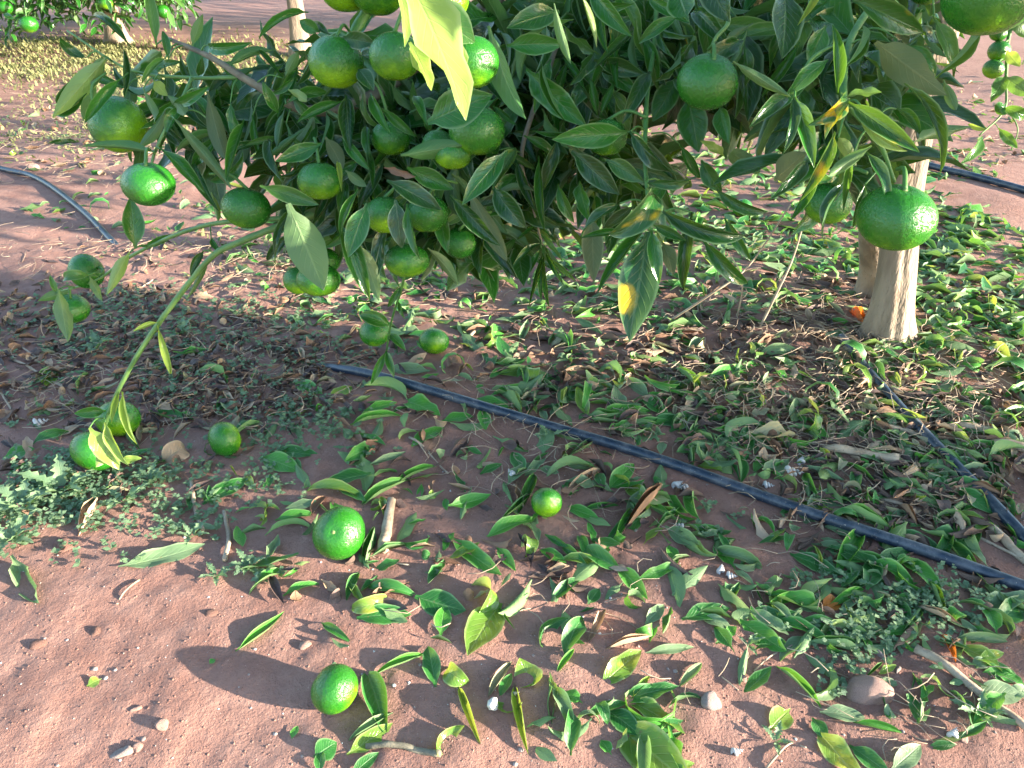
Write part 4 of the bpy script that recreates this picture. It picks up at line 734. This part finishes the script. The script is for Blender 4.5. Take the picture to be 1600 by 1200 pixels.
 (1325, 490, 1356, 528, 20, 'roll', 'd_orange', 'vivid orange dead leaf glowing at the foot of the trunk'), (1395, 545, 1362, 560, 22, 'flat', 'f_pale', None), (1540, 540, 1580, 575, 22, 'arch', 'f_yellow', None), (1430, 525, 1475, 530, 22, 'fold', 'f_pale', None), (1550, 500, 1545, 460, 16, 'fold', 'f_yellow', None), (1575, 560, 1610, 600, 26, 'flat', 'f_pale', None),
]
GS = [tuple(g) for g in GL]
for g in GS: gleaf(*g[:7], label=g[7])

# random litter: ground patches given in pixels of the photograph: centre, radii, count, tones, scale
ZG = [(1050, 620, 260, 90, 230), (1250, 720, 330, 150, 270), (1480, 600, 180, 140, 300), (1500, 470, 160, 110, 340), (1100, 430, 240, 90, 400), (700, 480, 260, 70, 190), (800, 600, 160, 60, 80), (1450, 860, 200, 120, 110), (880, 740, 170, 80, 50), (1300, 950, 200, 90, 60), (640, 720, 130, 100, 45), (560, 880, 150, 40, 22), (1000, 880, 220, 60, 26), (1500, 1060, 130, 110, 34), (850, 1050, 330, 130, 30), (420, 790, 130, 60, 26), (250, 650, 250, 110, 40), (1280, 350, 260, 70, 480), (900, 350, 200, 60, 240), (520, 420, 180, 50, 110), (1500, 380, 120, 60, 160), (300, 330, 250, 50, 90), (1300, 260, 260, 40, 260)]
TG = ['f_deep'] * 6 + ['f_bright'] * 4 + ['f_pale'] * 5 + ['f_yellow'] * 2
SG = ['flat', 'flat', 'flat2', 'flat2', 'straight', 'fold', 'fold2', 'wavy', 'wavy', 'up', 'torn', 'torn', 'torn', 'hook', 'ring', 'uphook', 'crisp', 'crisp', 'crisp2', 'roll', 'roll', 'curlfold', 'scroll', 'sway']
rl = random.Random(21)
def scatter(cx, cy, rx, ry, n, tones, shapes, L=(.022, .088), pile=.008, tilt=.45, clear=True):
    for _ in range(n):
        x, y = rnd_in(cx, cy, rx, ry, rl); P = G(x, y)
        if math.hypot(P.x - TRUNK.x, P.y - TRUNK.y) < .055: continue
        dpi = float(np.min(np.hypot(PIPE1[:, 0] - P.x, PIPE1[:, 1] - P.y)))
        if dpi < .045 and x > 560 and rl.random() < (.9 if x < 1220 else .5): continue
        l = L[0] + (L[1] - L[0]) * rl.random() ** 1.35; sh = rl.choice(shapes); a = rl.uniform(0, 2 * math.pi)
        if sh in ('ring', 'hook', 'uphook'): l *= .45
        if sh == 'torn': l *= .7
        T = P + Vector((math.cos(a) * l, math.sin(a) * l, rl.gauss(0, .13) * l))
        nrm = Vector((rl.gauss(0, tilt * .8), rl.gauss(0, tilt * .8), 1 if rl.random() < .7 else -1))
        if sh in SIDE and rl.random() < .75: nrm = Vector((rl.gauss(0, 1), rl.gauss(0, 1), rl.uniform(-.4, .6)))
        A = align(sh, P, T, nrm, wm=l * rl.uniform(.30, .44) if sh not in ('ring', 'hook', 'uphook') else rl.uniform(.014, .024))
        A = settle(sh, A, rl.uniform(0, pile), 36); px, py, d = proj(A[:3, 3])
        sz = l / max(d, .1) if -40 < px < 1640 and -20 < py < 1230 else 0
        LEAVES.append((sz, sh, A, rl.choice(tones), None))
for z in ZG: scatter(*z, TG, SG)
for z in [(200, 220, 260, 60, 260), (350, 130, 260, 40, 260), (1540, 200, 90, 80, 90), (700, 120, 250, 60, 200), (1000, 180, 260, 50, 260)]: scatter(*z, ['f_pale', 'f_deep', 'f_yellow', 'd_tan', 'd_tan', 'd_brown'], SG, (.03, .07))
ZD = [(1100, 620, 320, 100, 260), (1450, 760, 190, 120, 240), (700, 560, 250, 60, 120), (850, 800, 250, 90, 60), (650, 900, 300, 60, 30), (180, 560, 330, 110, 1150), (420, 600, 200, 80, 420), (60, 500, 200, 60, 260), (1180, 560, 220, 110, 520), (1330, 720, 240, 120, 560), (1480, 580, 160, 130, 300), (800, 690, 250, 100, 70), (120, 740, 200, 80, 120), (1000, 480, 330, 100, 200), (600, 440, 300, 70, 120), (1420, 930, 200, 90, 60), (1500, 760, 140, 90, 90), (300, 430, 260, 50, 160), (1300, 500, 100, 70, 140)]
TD = ['d_brown'] * 5 + ['d_dark'] * 8 + ['d_tan'] * 3 + ['d_olive']
SD = ['crisp', 'crisp2', 'roll', 'fold', 'fold2', 'wavy', 'hook', 'uphook', 'flat2', 'torn']
for z in ZD: scatter(*z[:4], int(z[4] * (.75 if z[0] < 450 else .62)), TD, SD, (.020, .050) if z[0] < 450 else (.026, .062), .010, .6)
green = sorted([l for l in LEAVES if l[3][0] == 'f'], key=lambda l: -l[0]); dry = sorted([l for l in LEAVES if l[3][0] == 'd'], key=lambda l: -l[0])
USED = set()
def article_label(sh, A, mat, z):
    L = np.linalg.norm(A[:3, 0]); return '%s %s %s fallen leaf %s' % ('large' if L > .085 else 'small' if L < .058 else 'middle sized', FORM[sh], TONE[mat], z)
for lst, name, nmax in ((green, 'fallen_leaf', 300), (dry, 'dry_leaf', 230)):
    rest = {}
    for i, (sz, sh, A, mat, lab) in enumerate(lst):
        if i < nmax:
            o = mobj(name, leaf_mesh(sh, mat)); o.matrix_world = Matrix(A.tolist())
            if lab: setp(o, lab, 'leaf', 'distinct leaves on the ground')
            else:
                z = zone(A[:3, 3]); lb = article_label(sh, A, mat, z)
                if lb in USED:
                    dd = np.hypot(MARKP[:, 0] - A[0, 3], MARKP[:, 1] - A[1, 3]); o1, o2 = np.argsort(dd)[:2]
                    l2 = article_label(sh, A, mat, 'between %s and %s' % (MARKS[o1][2], MARKS[o2][2]))
                    if len(l2.split()) > 16: l2 = l2.replace('middle sized ', '').replace('fallen leaf', 'leaf')
                    if len(l2.split()) <= 16: lb = l2
                USED.add(lb); setp(o, lb, 'leaf', lb.replace('fallen leaf', 'leaves').replace(' leaf between', ' leaves between'))
        else: rest.setdefault(mat, []).append((sh + '_lo', A))
    for mat, it in rest.items():
        setp(join_leaves('leaf_litter', it, mat), '%s leaf litter covering the orchard soil' % TONE[mat], 'leaf litter', kind='stuff')

# ------------------------------------------------------------------ twigs and sticks
def twig(pts, r0, r1, mat, label, lift=0.0, heights=None, group=None, bump=.25):
    P = [G(x, y) for x, y in pts]
    P = catmull(P, 6); z = gh(P[:, 0], P[:, 1])
    if heights is None: P[:, 2] = z + max(r0, r1) * .8 + lift + .003 * np.sin(np.linspace(0, 7, len(P)))
    else: P[:, 2] = z + np.interp(np.linspace(0, 1, len(P)), np.linspace(0, 1, len(heights)), heights)
    return setp(tube('dry_twig', P, np.linspace(r0, r1, len(P)), M[mat], None, 6, bump), label, 'twig', group)
def stalk3(pts, r0, r1, label):
    P = catmull([at(*p) for p in pts], 6); return setp(tube('dry_stalk', P, np.linspace(r0, r1, len(P)), M['straw'], None, 6, .15), label, 'stalk')
g = G(1040, 505); g2 = G(1182, 522)
P = catmull([Vector((g.x, g.y, .0)), at(1110, 460, 1.60), at(1170, 415, 1.58), at(1235, 320, 1.55)], 6)
setp(tube('dry_stalk', P, np.linspace(.0030, .0016, len(P)), M['straw'], None, 6, .15), 'long pale dry stalk leaning up from litter towards the foliage', 'stalk')
P = catmull([Vector((g2.x, g2.y, .0)), at(1215, 455, 1.58), at(1240, 400, 1.54), at(1262, 325, 1.5)], 6)
setp(tube('dry_stalk', P, np.linspace(.0030, .0016, len(P)), M['straw'], None, 6, .15), 'pale curved dry stalk standing steeply between litter and the trunk', 'stalk')
g3 = G(1150, 505)
P = catmull([Vector((g3.x, g3.y, .0)), at(1160, 440, 1.62), at(1140, 395, 1.6)], 6)
setp(tube('dry_stalk', P, np.linspace(.0022, .0012, len(P)), M['straw'], None, 6, .15), 'short thin dry stalk crossing under the long leaning one', 'stalk')
TW = [([(1432, 1012), (1490, 1050), (1545, 1092), (1610, 1142)], .0058, .0045, 'stick', 'straight brown stick lying past the orange curled leaf towards the frame edge'),
 ([(598, 868), (604, 838), (612, 790)], .0085, .0075, 'stick', 'stubby pale broken stick standing near the biggest ground mandarin'),
 ([(1285, 705), (1340, 712), (1402, 724)], .0066, .0085, 'stick', 'thick tan stick lying in the litter beside the half buried pipe'),
 ([(1375, 672), (1420, 682), (1448, 690)], .0050, .0065, 'stick', 'tan stick laid across the half buried pipe'),
 ([(1490, 676), (1540, 684), (1578, 690)], .0060, .0070, 'stick', 'thick brown stick in the sunlit litter right of the half buried pipe'),
 ([(1545, 705), (1590, 712), (1640, 724)], .0085, .0090, 'stick', 'heavy brown stick at the frame edge behind the litter'),
 ([(1376, 778), (1430, 796), (1500, 822), (1600, 872)], .0030, .0022, 'stick', 'thin brown twig running parallel to the drip pipe'),
 ([(1275, 706), (1310, 728), (1352, 760)], .0024, .0018, 'stick', 'thin straight twig pointing at the broad pale leaf'),
 ([(1395, 738), (1430, 762), (1478, 792)], .0034, .0024, 'stick', 'forked grey twig in the litter behind the pipe'),
 ([(1372, 728), (1384, 748), (1404, 768)], .0026, .0020, 'stick', 'short crooked grey twig in the litter behind the pipe'),
 ([(1540, 820), (1575, 850), (1610, 880)], .0060, .0070, 'stick', 'rough grey root bent over at the frame edge behind the pipe'),
 ([(1480, 850), (1540, 905), (1600, 945)], .0024, .0018, 'stick', 'slim twig crossing over the drip pipe near the frame edge'),
 ([(1540, 775), (1590, 800), (1640, 825)], .0022, .0018, 'straw', 'pale straw stem above the rough grey root'),
 ([(160, 478), (200, 460), (240, 440)], .0024, .0016, 'straw', 'pale straw stem lying on dark litter behind the low left fruit'),
 ([(20, 560), (60, 580), (98, 605)], .0026, .0020, 'straw', 'pinkish straw stem slanting in the brown litter'),
 ([(30, 540), (65, 560), (100, 578)], .0020, .0018, 'straw', 'thin straw stem above the slanting pinkish one'),
 ([(0, 610), (14, 632), (26, 650)], .0026, .0020, 'straw', 'short straw stem at the frame edge in brown litter'),
 ([(300, 755), (306, 800), (318, 830)], .0036, .0030, 'stick', 'dark upright twig left of the weeds below the fallen fruit'),
 ([(352, 880), (358, 845), (350, 800)], .0040, .0030, 'stick', 'pale forked twig reaching onto bare soil from the weeds'),
 ([(640, 690), (672, 712), (700, 742)], .0022, .0016, 'stick', 'thin forked twig on bare soil before the pipe'),
 ([(735, 530), (745, 520), (760, 505)], .0040, .0034, 'straw', 'short pale stick on soil behind the small ground mandarin'),
 ([(800, 500), (870, 520), (930, 530)], .0018, .0014, 'stick', 'thin twig in sunlit litter under the hanging bunch'),
 ([(1000, 545), (1080, 552), (1160, 548)], .0024, .0018, 'stick', 'thin twig lying in litter left of the trunk'),
 ([(1215, 620), (1260, 645), (1290, 672)], .0026, .0020, 'stick', 'grey twig in brown litter between the two pipes'),
 ([(1560, 650), (1600, 655), (1650, 660)], .0030, .0024, 'stick', 'grey twig among sunlit leaves at the frame edge'),
 ([(1050, 905), (1100, 880), (1130, 840)], .0014, .0010, 'straw', 'hair thin rootlet on the shaded soil'),
 ([(1180, 1040), (1215, 1010), (1240, 1000)], .0013, .0009, 'straw', 'thin rootlet in the sunlit pebbly soil'),
 ([(1200, 1190), (1240, 1150), (1262, 1160)], .0013, .0009, 'straw', 'thin rootlet at the lower frame before the leaf cluster'),
 ([(560, 850), (580, 870), (640, 888)], .0016, .0012, 'stick', 'thin twig just right of the biggest ground mandarin'),
 ([(220, 912), (190, 940), (185, 950)], .0014, .0010, 'stick', 'tiny rootlet on sunlit soil'),
 ([(572, 1164), (640, 1168), (688, 1180)], .0034, .0040, 'twiggrey', 'flat brown bark strip half under yellow leaves near the lower frame')]
for p, a, b, m_, lab in TW: twig(p, a, b, m_, lab)
# fine straw and rootlets nobody could count
Vs, Qs = [], []; o = 0
for cx, cy, rx, ry, n in [(200, 560, 300, 100, 260), (1180, 560, 220, 110, 420), (1330, 720, 220, 120, 300), (1000, 470, 330, 100, 300), (1300, 500, 110, 60, 260), (850, 720, 200, 80, 90), (560, 430, 250, 60, 260), (1450, 620, 180, 100, 500), (1300, 620, 250, 100, 500), (300, 600, 300, 90, 400), (900, 640, 300, 80, 260), (1000, 960, 350, 160, 60), (1430, 1100, 150, 80, 50), (300, 420, 250, 40, 160), (120, 250, 200, 50, 500), (250, 180, 250, 60, 500), (400, 400, 200, 40, 260), (1540, 200, 90, 70, 200), (100, 400, 150, 60, 120)]:
    for _ in range(n):
        x, y = rnd_in(cx, cy, rx, ry, rl); A = G(x, y); a = rl.uniform(0, 6.28); l = rl.uniform(.015, .07); bnd = rl.gauss(0, .9)
        if rl.random() < .4: continue
        P = [A + Vector((math.cos(a + bnd * t) * l * t, math.sin(a + bnd * t) * l * t, 0)) for t in (0, .33, .66, 1)]
        z0 = rl.uniform(.002, .018); tl = rl.gauss(0, .0025)
        P = np.array([(p.x, p.y, ghf(p.x, p.y) + max(.0015, z0 + tl * i)) for i, p in enumerate(P)])
        V, Q, U = tube_arr(P, rl.uniform(.0003, .0008), 4); Vs.append(V); Qs.append(Q + o); o += len(V)
setp(mobj('straw_litter', np_mesh('straw_litter', np.vstack(Vs), np.vstack(Qs)), M['straw']), 'fine dry straw and rootlets mixed into the leaf litter', 'straw', kind='stuff')

# ------------------------------------------------------------------ stones, shells, crumbs
def blob(seed, sub=2, amp=.22, flat=(1, .8, .6)):
    import bmesh
    bm = bmesh.new(); bmesh.ops.create_icosphere(bm, subdivisions=sub, radius=1); r = random.Random(seed)
    ks = [(Vector((r.gauss(0, 1), r.gauss(0, 1), r.gauss(0, 1))).normalized(), r.uniform(.4, 1)) for _ in range(7)]
    for v in bm.verts:
        f = 1.0
        for d, w in ks: 
            t = v.co.normalized().dot(d)
            if t > .55: f -= amp * w * (t - .55) / .45
        f *= 1 + .07 * (r.random() - .5) + .10 * math.sin(v.co.x * 5 + seed) * math.sin(v.co.y * 6 + 2) * math.cos(v.co.z * 4)
        v.co = Vector((v.co.x * flat[0], v.co.y * flat[1], v.co.z * flat[2])) * f
    me = bpy.data.meshes.new('stone'); bm.to_mesh(me); bm.free()
    for p in me.polygons: p.use_smooth = True
    return me
SB = [blob(i, 3, .35, f) for i, f in enumerate([(1, .75, .55), (1, .6, .5), (1, .9, .7), (1, .5, .4)])]
SB2 = [m.copy() for m in SB]
for m in SB: m.materials.append(M['stone'])
for m in SB2: m.materials.append(M['stonegrey'])
def stone(x, y, wpx, var, grey, lab, yaw, name='stone', sink=.45):
    P = G(x, y); d = P.y * CP + CAM_H * SP; s = wpx * d / FPX / 2
    o = mobj(name, (SB2 if grey else SB)[var]); o.location = (P.x, P.y, ghf(P.x, P.y) + s * (.5 - sink)); o.scale = (s, s, s); o.rotation_euler = (rng.uniform(-.3, .3), rng.uniform(-.3, .3), yaw)
    setp(o, lab, 'stone', 'stones in the soil')
for a in [(55, 268, 22, 2, False, 'pale rounded stone beyond the pipe bend on bare soil', .2), (1358, 1074, 80, 0, False, 'big smooth reddish stone embedded in soil beside small weeds', -.5), (1112, 1090, 42, 2, True, 'grey wedge shaped stone standing in sunlit soil', 1.0), (190, 1172, 44, 3, True, 'flat elongated stone on the sunlit bare soil at lower left', .3), (1043, 1070, 20, 0, True, 'small upright grey pebble with sunlit tip', 1.3), (1163, 1052, 18, 2, False, 'round pinkish pebble beside a thin rootlet', 0), (1380, 1016, 24, 1, True, 'oval grey pebble among small weeds above the big stone', -.7), (476, 1008, 22, 0, False, 'small pale orange clod on shaded soil', .2), (255, 1134, 26, 2, False, 'angular soil clod casting a pointed shadow on sunlit soil', .6), (212, 1108, 20, 1, False, 'low soil clod above the flat elongated stone', .5), (1510, 1145, 20, 2, False, 'reddish pebble near the lower right cluster of leaves', .2), (905, 1140, 14, 2, False, 'small pebble below curled leaf scraps', 0), (885, 985, 16, 2, False, 'rounded clod cupped by a curled dark leaf', 0), (215, 1165, 20, 2, False, 'small clod leaning on the flat elongated stone', 0), (1255, 1000, 14, 0, True, 'grey pebble in the shade of the leaf pile', .4), (1405, 1040, 18, 1, True, 'dark pebble just above the big reddish stone', .9)]: stone(*a)
cl = SB[2].copy(); cl.materials.clear(); cl.materials.append(M['soil'])
for x, y, w, lab in ((100, 858, 46, 'broad soil lump in sun at the weed edge'), (60, 1010, 30, 'low crumbly clod on the sunlit soil beyond the flat stone'), (330, 960, 26, 'small crumbly clod above the long fruit shadow'), (150, 990, 24, 'little clod on open sunlit soil')):
    P = G(x, y); d = P.y * CP + CAM_H * SP; q = w * d / FPX / 2; o = mobj('soil_clod', cl); o.location = (P.x, P.y, ghf(P.x, P.y) - q * .1); o.scale = (q, q, q * .7); o.rotation_euler = (0, 0, x); setp(o, lab, 'clod', 'soil clods')
def shell_me(turns=4.0, n=70, k=10):
    V = []; 
    for i in range(n + 1):
        t = i / n; a = t * turns * 2 * math.pi; s = (1 - t) ** 1.0 + .03; Rr = .30 * s; tr = .24 * s; c = np.array([Rr * math.cos(a), Rr * math.sin(a), 1.6 * (1 - (1 - t) ** 1.15) - .4])
        e1 = np.array([math.cos(a), math.sin(a), 0]); e2 = np.array([0, 0, 1.])
        for j in range(k):
            b = 2 * math.pi * j / k; V.append(c + tr * (math.cos(b) * e1 + 1.15 * math.sin(b) * e2))
    Q = [(i * k + j, i * k + (j + 1) % k, (i + 1) * k + (j + 1) % k, (i + 1) * k + j) for i in range(n) for j in range(k)]
    me = np_mesh('snail_shell', V, np.array(Q)); me.materials.append(M['shell']); return me
SHM = shell_me()
def shell(x, y, lpx, yaw, lab, tilt=1.45):
    P = G(x, y); d = P.y * CP + CAM_H * SP; s = lpx * d / FPX / 1.9
    o = mobj('snail_shell', SHM); o.scale = (s * 1.25, s * 1.25, s); o.rotation_euler = (0, tilt, yaw); o.location = (P.x, P.y, ghf(P.x, P.y) + s * .42); setp(o, lab, 'shell', 'white snail shells')
egg = SB[2].copy(); egg.materials.clear(); egg.materials.append(M['shell'])
P = G(770, 1106); eo = mobj('snail_shell', egg); eo.location = (P.x, P.y, ghf(P.x, P.y) + .008); eo.scale = (.0098, .0088, .0115); eo.rotation_euler = (.3, .5, 1.2)
setp(eo, 'rounded white snail shell alone on bare soil in front', 'shell', 'white snail shells')
for a in [(1058, 756, 22, .6, 'white snail shell in a touching pair beside the drip pipe, upper one'), (1070, 759, 20, 3.4, 'white snail shell in a touching pair beside the drip pipe, nearer one'), (1064, 818, 20, 2.8, 'white snail shell on soil below the touching pair'), (1128, 884, 20, 1.2, 'broken white shell beside another on shaded soil'), (1142, 892, 20, -.3, 'white shell leaning on the broken one'), (1234, 741, 32, -.2, 'long white pointed shell in litter behind the pipe'), (1252, 722, 20, 1.1, 'short white shell next to the long pointed one'), (1198, 757, 20, -.3, 'small white shell just behind the drip pipe'), (1152, 1166, 22, .2, 'pinkish white shell in sun near the lower frame'), (1493, 1142, 26, .8, 'white broken shell by the lower right leaf cluster'), (800, 748, 22, 2.0, 'bluish white shell fragment between leaves before the pipe'), (986, 893, 12, 0, 'tiny white shell beside a bright pointed leaf'), (1318, 1000, 10, 0, 'tiny white shell in the weeds'), (1040, 866, 12, 1, 'tiny shell on shaded soil below the rolled dry leaf'), (60, 662, 26, .4, 'white chip of shell in the brown litter under the shoot'), (805, 1085, 12, .3, 'tiny white shell next to a standing leaf'), (1188, 1055, 10, .3, 'tiny grey white shell beside the wedge stone')]: shell(*a)
# soil crumbs and grit
import bmesh as _bm
bm = _bm.new(); _bm.ops.create_icosphere(bm, subdivisions=1, radius=1); ic = np.array([v.co[:] for v in bm.verts]); it = np.array([[v.index for v in f.verts] for f in bm.faces]); bm.free()
def crumbs(name, n, mat, smin, smax, label, seed):
    r = np.random.RandomState(seed); Vs = []; 
    pts = []
    while len(pts) < n:
        x, y = r.uniform(-60, 1660), r.uniform(420, 1260) if r.rand() < .75 else r.uniform(200, 600)
        pts.append(tuple(G(x, y))[:2])
    pts = np.array(pts); s = smin * (smax / smin) ** (r.rand(n) ** 3.2); z = gh(pts[:, 0], pts[:, 1])
    V = ic[None] * (1 + .5 * (r.rand(n, len(ic), 1) - .5)) * s[:, None, None] * (np.array([1, 1, .7]) * (1 + .4 * (r.rand(n, 1, 3) - .5)))
    V = V + np.stack([pts[:, 0], pts[:, 1], z - s * .1], -1)[:, None]
    T = it[None] + (np.arange(n) * len(ic))[:, None, None]
    setp(mobj(name, np_mesh(name, V.reshape(-1, 3), T.reshape(-1, 3), smooth=False), M[mat]), label, 'soil crumbs', kind='stuff')
crumbs('soil_crumbs', 22000, 'soil', .0005, .0019, 'loose red soil crumbs and small clods over the bare ground', 1)
crumbs('grit', 900, 'stonegrey', .0008, .004, 'fine pale grit scattered on the red soil', 2)
crumbs('white_grit', 260, 'shell', .0008, .0028, 'tiny white shell bits scattered on the red soil', 9)

# ------------------------------------------------------------------ weeds
def weed_cover(name, patches, mat, label, lw=(.004, .0095), hgt=(.005, .022)):
    Vs, Qs, Us = [], [], []; o = 0
    for cx, cy, rx, ry, n in patches:
        for _ in range(n):
            if rl.random() < .30: continue
            x, y = cx + rl.gauss(0, rx * .62), cy + rl.gauss(0, ry * .62); P = G(x, y); z = ghf(P.x, P.y); h = rl.uniform(*hgt); lean = Vector((rl.gauss(0, .6), rl.gauss(0, .6), 1)) * h
            for j in range(rl.randint(5, 9)):
                t = rl.uniform(.25, 1); B = Vector((P.x, P.y, z)) + lean * t; a = rl.uniform(0, 6.28); l = rl.uniform(*lw) * (1.4 - t * .5)
                dr = Vector((math.cos(a), math.sin(a), rl.uniform(-.2, .6))); sd = Vector((-math.sin(a), math.cos(a), rl.gauss(0, .25))) * l * .38
                V = np.array([tuple(B), tuple(B + dr * l * .45 + sd), tuple(B + dr * l + Vector((0, 0, -.15 * l))), tuple(B + dr * l * .45 - sd)])
                Vs.append(V); Qs.append(np.array([[0, 3, 2, 1]]) + o); Us.append(np.array([[.05, .5], [.5, .9], [.95, .5], [.5, .1]])); o += 4
    setp(mobj(name, np_mesh(name, np.vstack(Vs), np.vstack(Qs), np.vstack(Us), False), M[mat]), label, 'weeds', kind='stuff')
weed_cover('weed_ground_cover', [(470, 660, 90, 45, 230), (330, 760, 90, 50, 110), (280, 820, 70, 30, 50), (1390, 965, 90, 40, 130), (1480, 940, 90, 36, 100), (1330, 1020, 60, 40, 60), (230, 500, 170, 50, 380), (120, 520, 130, 50, 220), (60, 790, 100, 60, 420), (160, 760, 120, 50, 260), (420, 490, 120, 40, 220), (250, 620, 220, 60, 220), (330, 560, 160, 40, 160), (560, 560, 90, 30, 70), (380, 900, 50, 20, 16), (1100, 800, 60, 30, 16), (440, 740, 60, 40, 40), (1590, 480, 40, 60, 60), (1270, 900, 40, 20, 16), (150, 720, 80, 30, 60)], 'weed', 'small leaved green weeds spreading over the litter and soil')
# far strips of sunlit grass and litter between the rows
def grass_strip(patches):
    Vs, Qs, Us = [], [], []; o = 0
    for cx, cy, rx, ry, n, hh in patches:
        for _ in range(n):
            x, y = cx + rl.gauss(0, rx * .6), cy + rl.gauss(0, ry * .6)
            if y < -5 or vn(x, y * 3, 60, 6) + .5 < rl.random() * .9: continue
            P = G(x, y); z = ghf(P.x, P.y); a = rl.uniform(0, 6.28); h = rl.uniform(.3, 1) * hh
            le = Vector((math.cos(a), math.sin(a), 0)) * h * rl.uniform(.3, 1.6); w = Vector((-math.sin(a), math.cos(a), 0)) * rl.uniform(.002, .007)
            B = Vector((P.x, P.y, z)); V = np.array([tuple(B - w), tuple(B + w), tuple(B + w * .7 + le * .5 + Vector((0, 0, h * .7))), tuple(B - w * .7 + le * .5 + Vector((0, 0, h * .7))), tuple(B + le + Vector((0, 0, h * .75))), tuple(B + le - w * .3 + Vector((0, 0, h * .75)))])
            Vs.append(V); Qs.append(np.array([[0, 1, 2, 3], [3, 2, 4, 5]]) + o); Us.append(np.array([[0, .2], [0, .8], [.5, .8], [.5, .2], [1, .6], [1, .4]])); o += 6
    setp(mobj('grass', np_mesh('grass', np.vstack(Vs), np.vstack(Qs), np.vstack(Us), False), M['grass']), 'low yellow green grass and weeds in sun between the distant rows', 'grass', kind='stuff')
grass_strip([(230, 100, 280, 34, 9000, .035), (80, 72, 200, 14, 3000, .04), (330, 150, 220, 40, 4200, .028), (200, 200, 250, 40, 1600, .02), (1560, 180, 80, 60, 60, .02), (400, 395, 160, 25, 260, .02), (80, 240, 120, 30, 160, .025), (700, 150, 200, 40, 500, .03), (1100, 190, 250, 40, 900, .03), (1000, 110, 300, 30, 900, .04)])
def thistle(x, y, n, L, label):
    P = G(x, y); z = ghf(P.x, P.y); e = empty('weed_plant', (P.x, P.y, z)); setp(e, label, 'weed', 'broad leaved weeds')
    for i in range(n):
        a = i * 2.4 + rl.uniform(-.3, .3); l = L * rl.uniform(.7, 1.1); T = Vector((math.cos(a) * l, math.sin(a) * l, l * rl.uniform(.2, .7)))
        A = align('weed', Vector((0, 0, .002)), T, Vector((-.3 * math.cos(a), -.3 * math.sin(a), 1)), wm=l * .34)
        o = mobj('leaf', leaf_mesh('weed', 'weed'), None, e); o.matrix_local = Matrix(A.tolist())
# serrated weed leaf shape
V, Q, U, c = leaf_arr(ns=14, nc=4, W=.36, curl=.7, cup=.3, wave=.25, seed=77)
Vr = V.reshape(15, 5, 3)
for i in range(3, 14):
    f = 1.2 if i % 2 else .55; Vr[i, 0, 1] *= f; Vr[i, 4, 1] *= f
SHAPES['weed'] = dict(W=.36); LM['weed'] = (Vr.reshape(-1, 3), Q, U, c)
for a in [(35, 800, 9, .06, 'jagged leaved weed rosette at the frame edge in half sun'), (100, 770, 8, .06, 'jagged leaved weed between the twin fruit and the bare soil'), (20, 850, 7, .05, 'sunlit jagged weed on the edge of the bare soil'), (195, 790, 6, .04, 'small jagged weed touching the tan dry leaf'), (340, 905, 6, .03, 'small round leaved seedling rooted in bare soil'), (390, 890, 6, .03, 'seedling with paddle leaves beside the pale forked twig'), (235, 755, 7, .035, 'bright green seedling in the brown litter under the shoot'), (300, 840, 5, .03, 'pale small weed on the shaded soil edge'), (150, 540, 7, .045, 'jagged grey green weed behind the long shoot'), (280, 520, 8, .045, 'jagged weed under the curled pale shoot leaf'), (370, 490, 5, .035, 'tiny bright weed in the litter near the pipe bend'), (860, 690, 5, .03, 'small weed growing against the drip pipe'), (1215, 1150, 4, .025, 'tiny weed near the lower frame by rootlets'), (1170, 1000, 4, .022, 'little sprouting weed on pebbly soil'), (1330, 905, 6, .03, 'small weed under the tall folded leaf'), (1530, 1115, 6, .03, 'yellowish small weed on sunlit soil near the frame edge')]: thistle(*a)
print('leaves', nleaf, 'green', len(green), 'dry', len(dry))
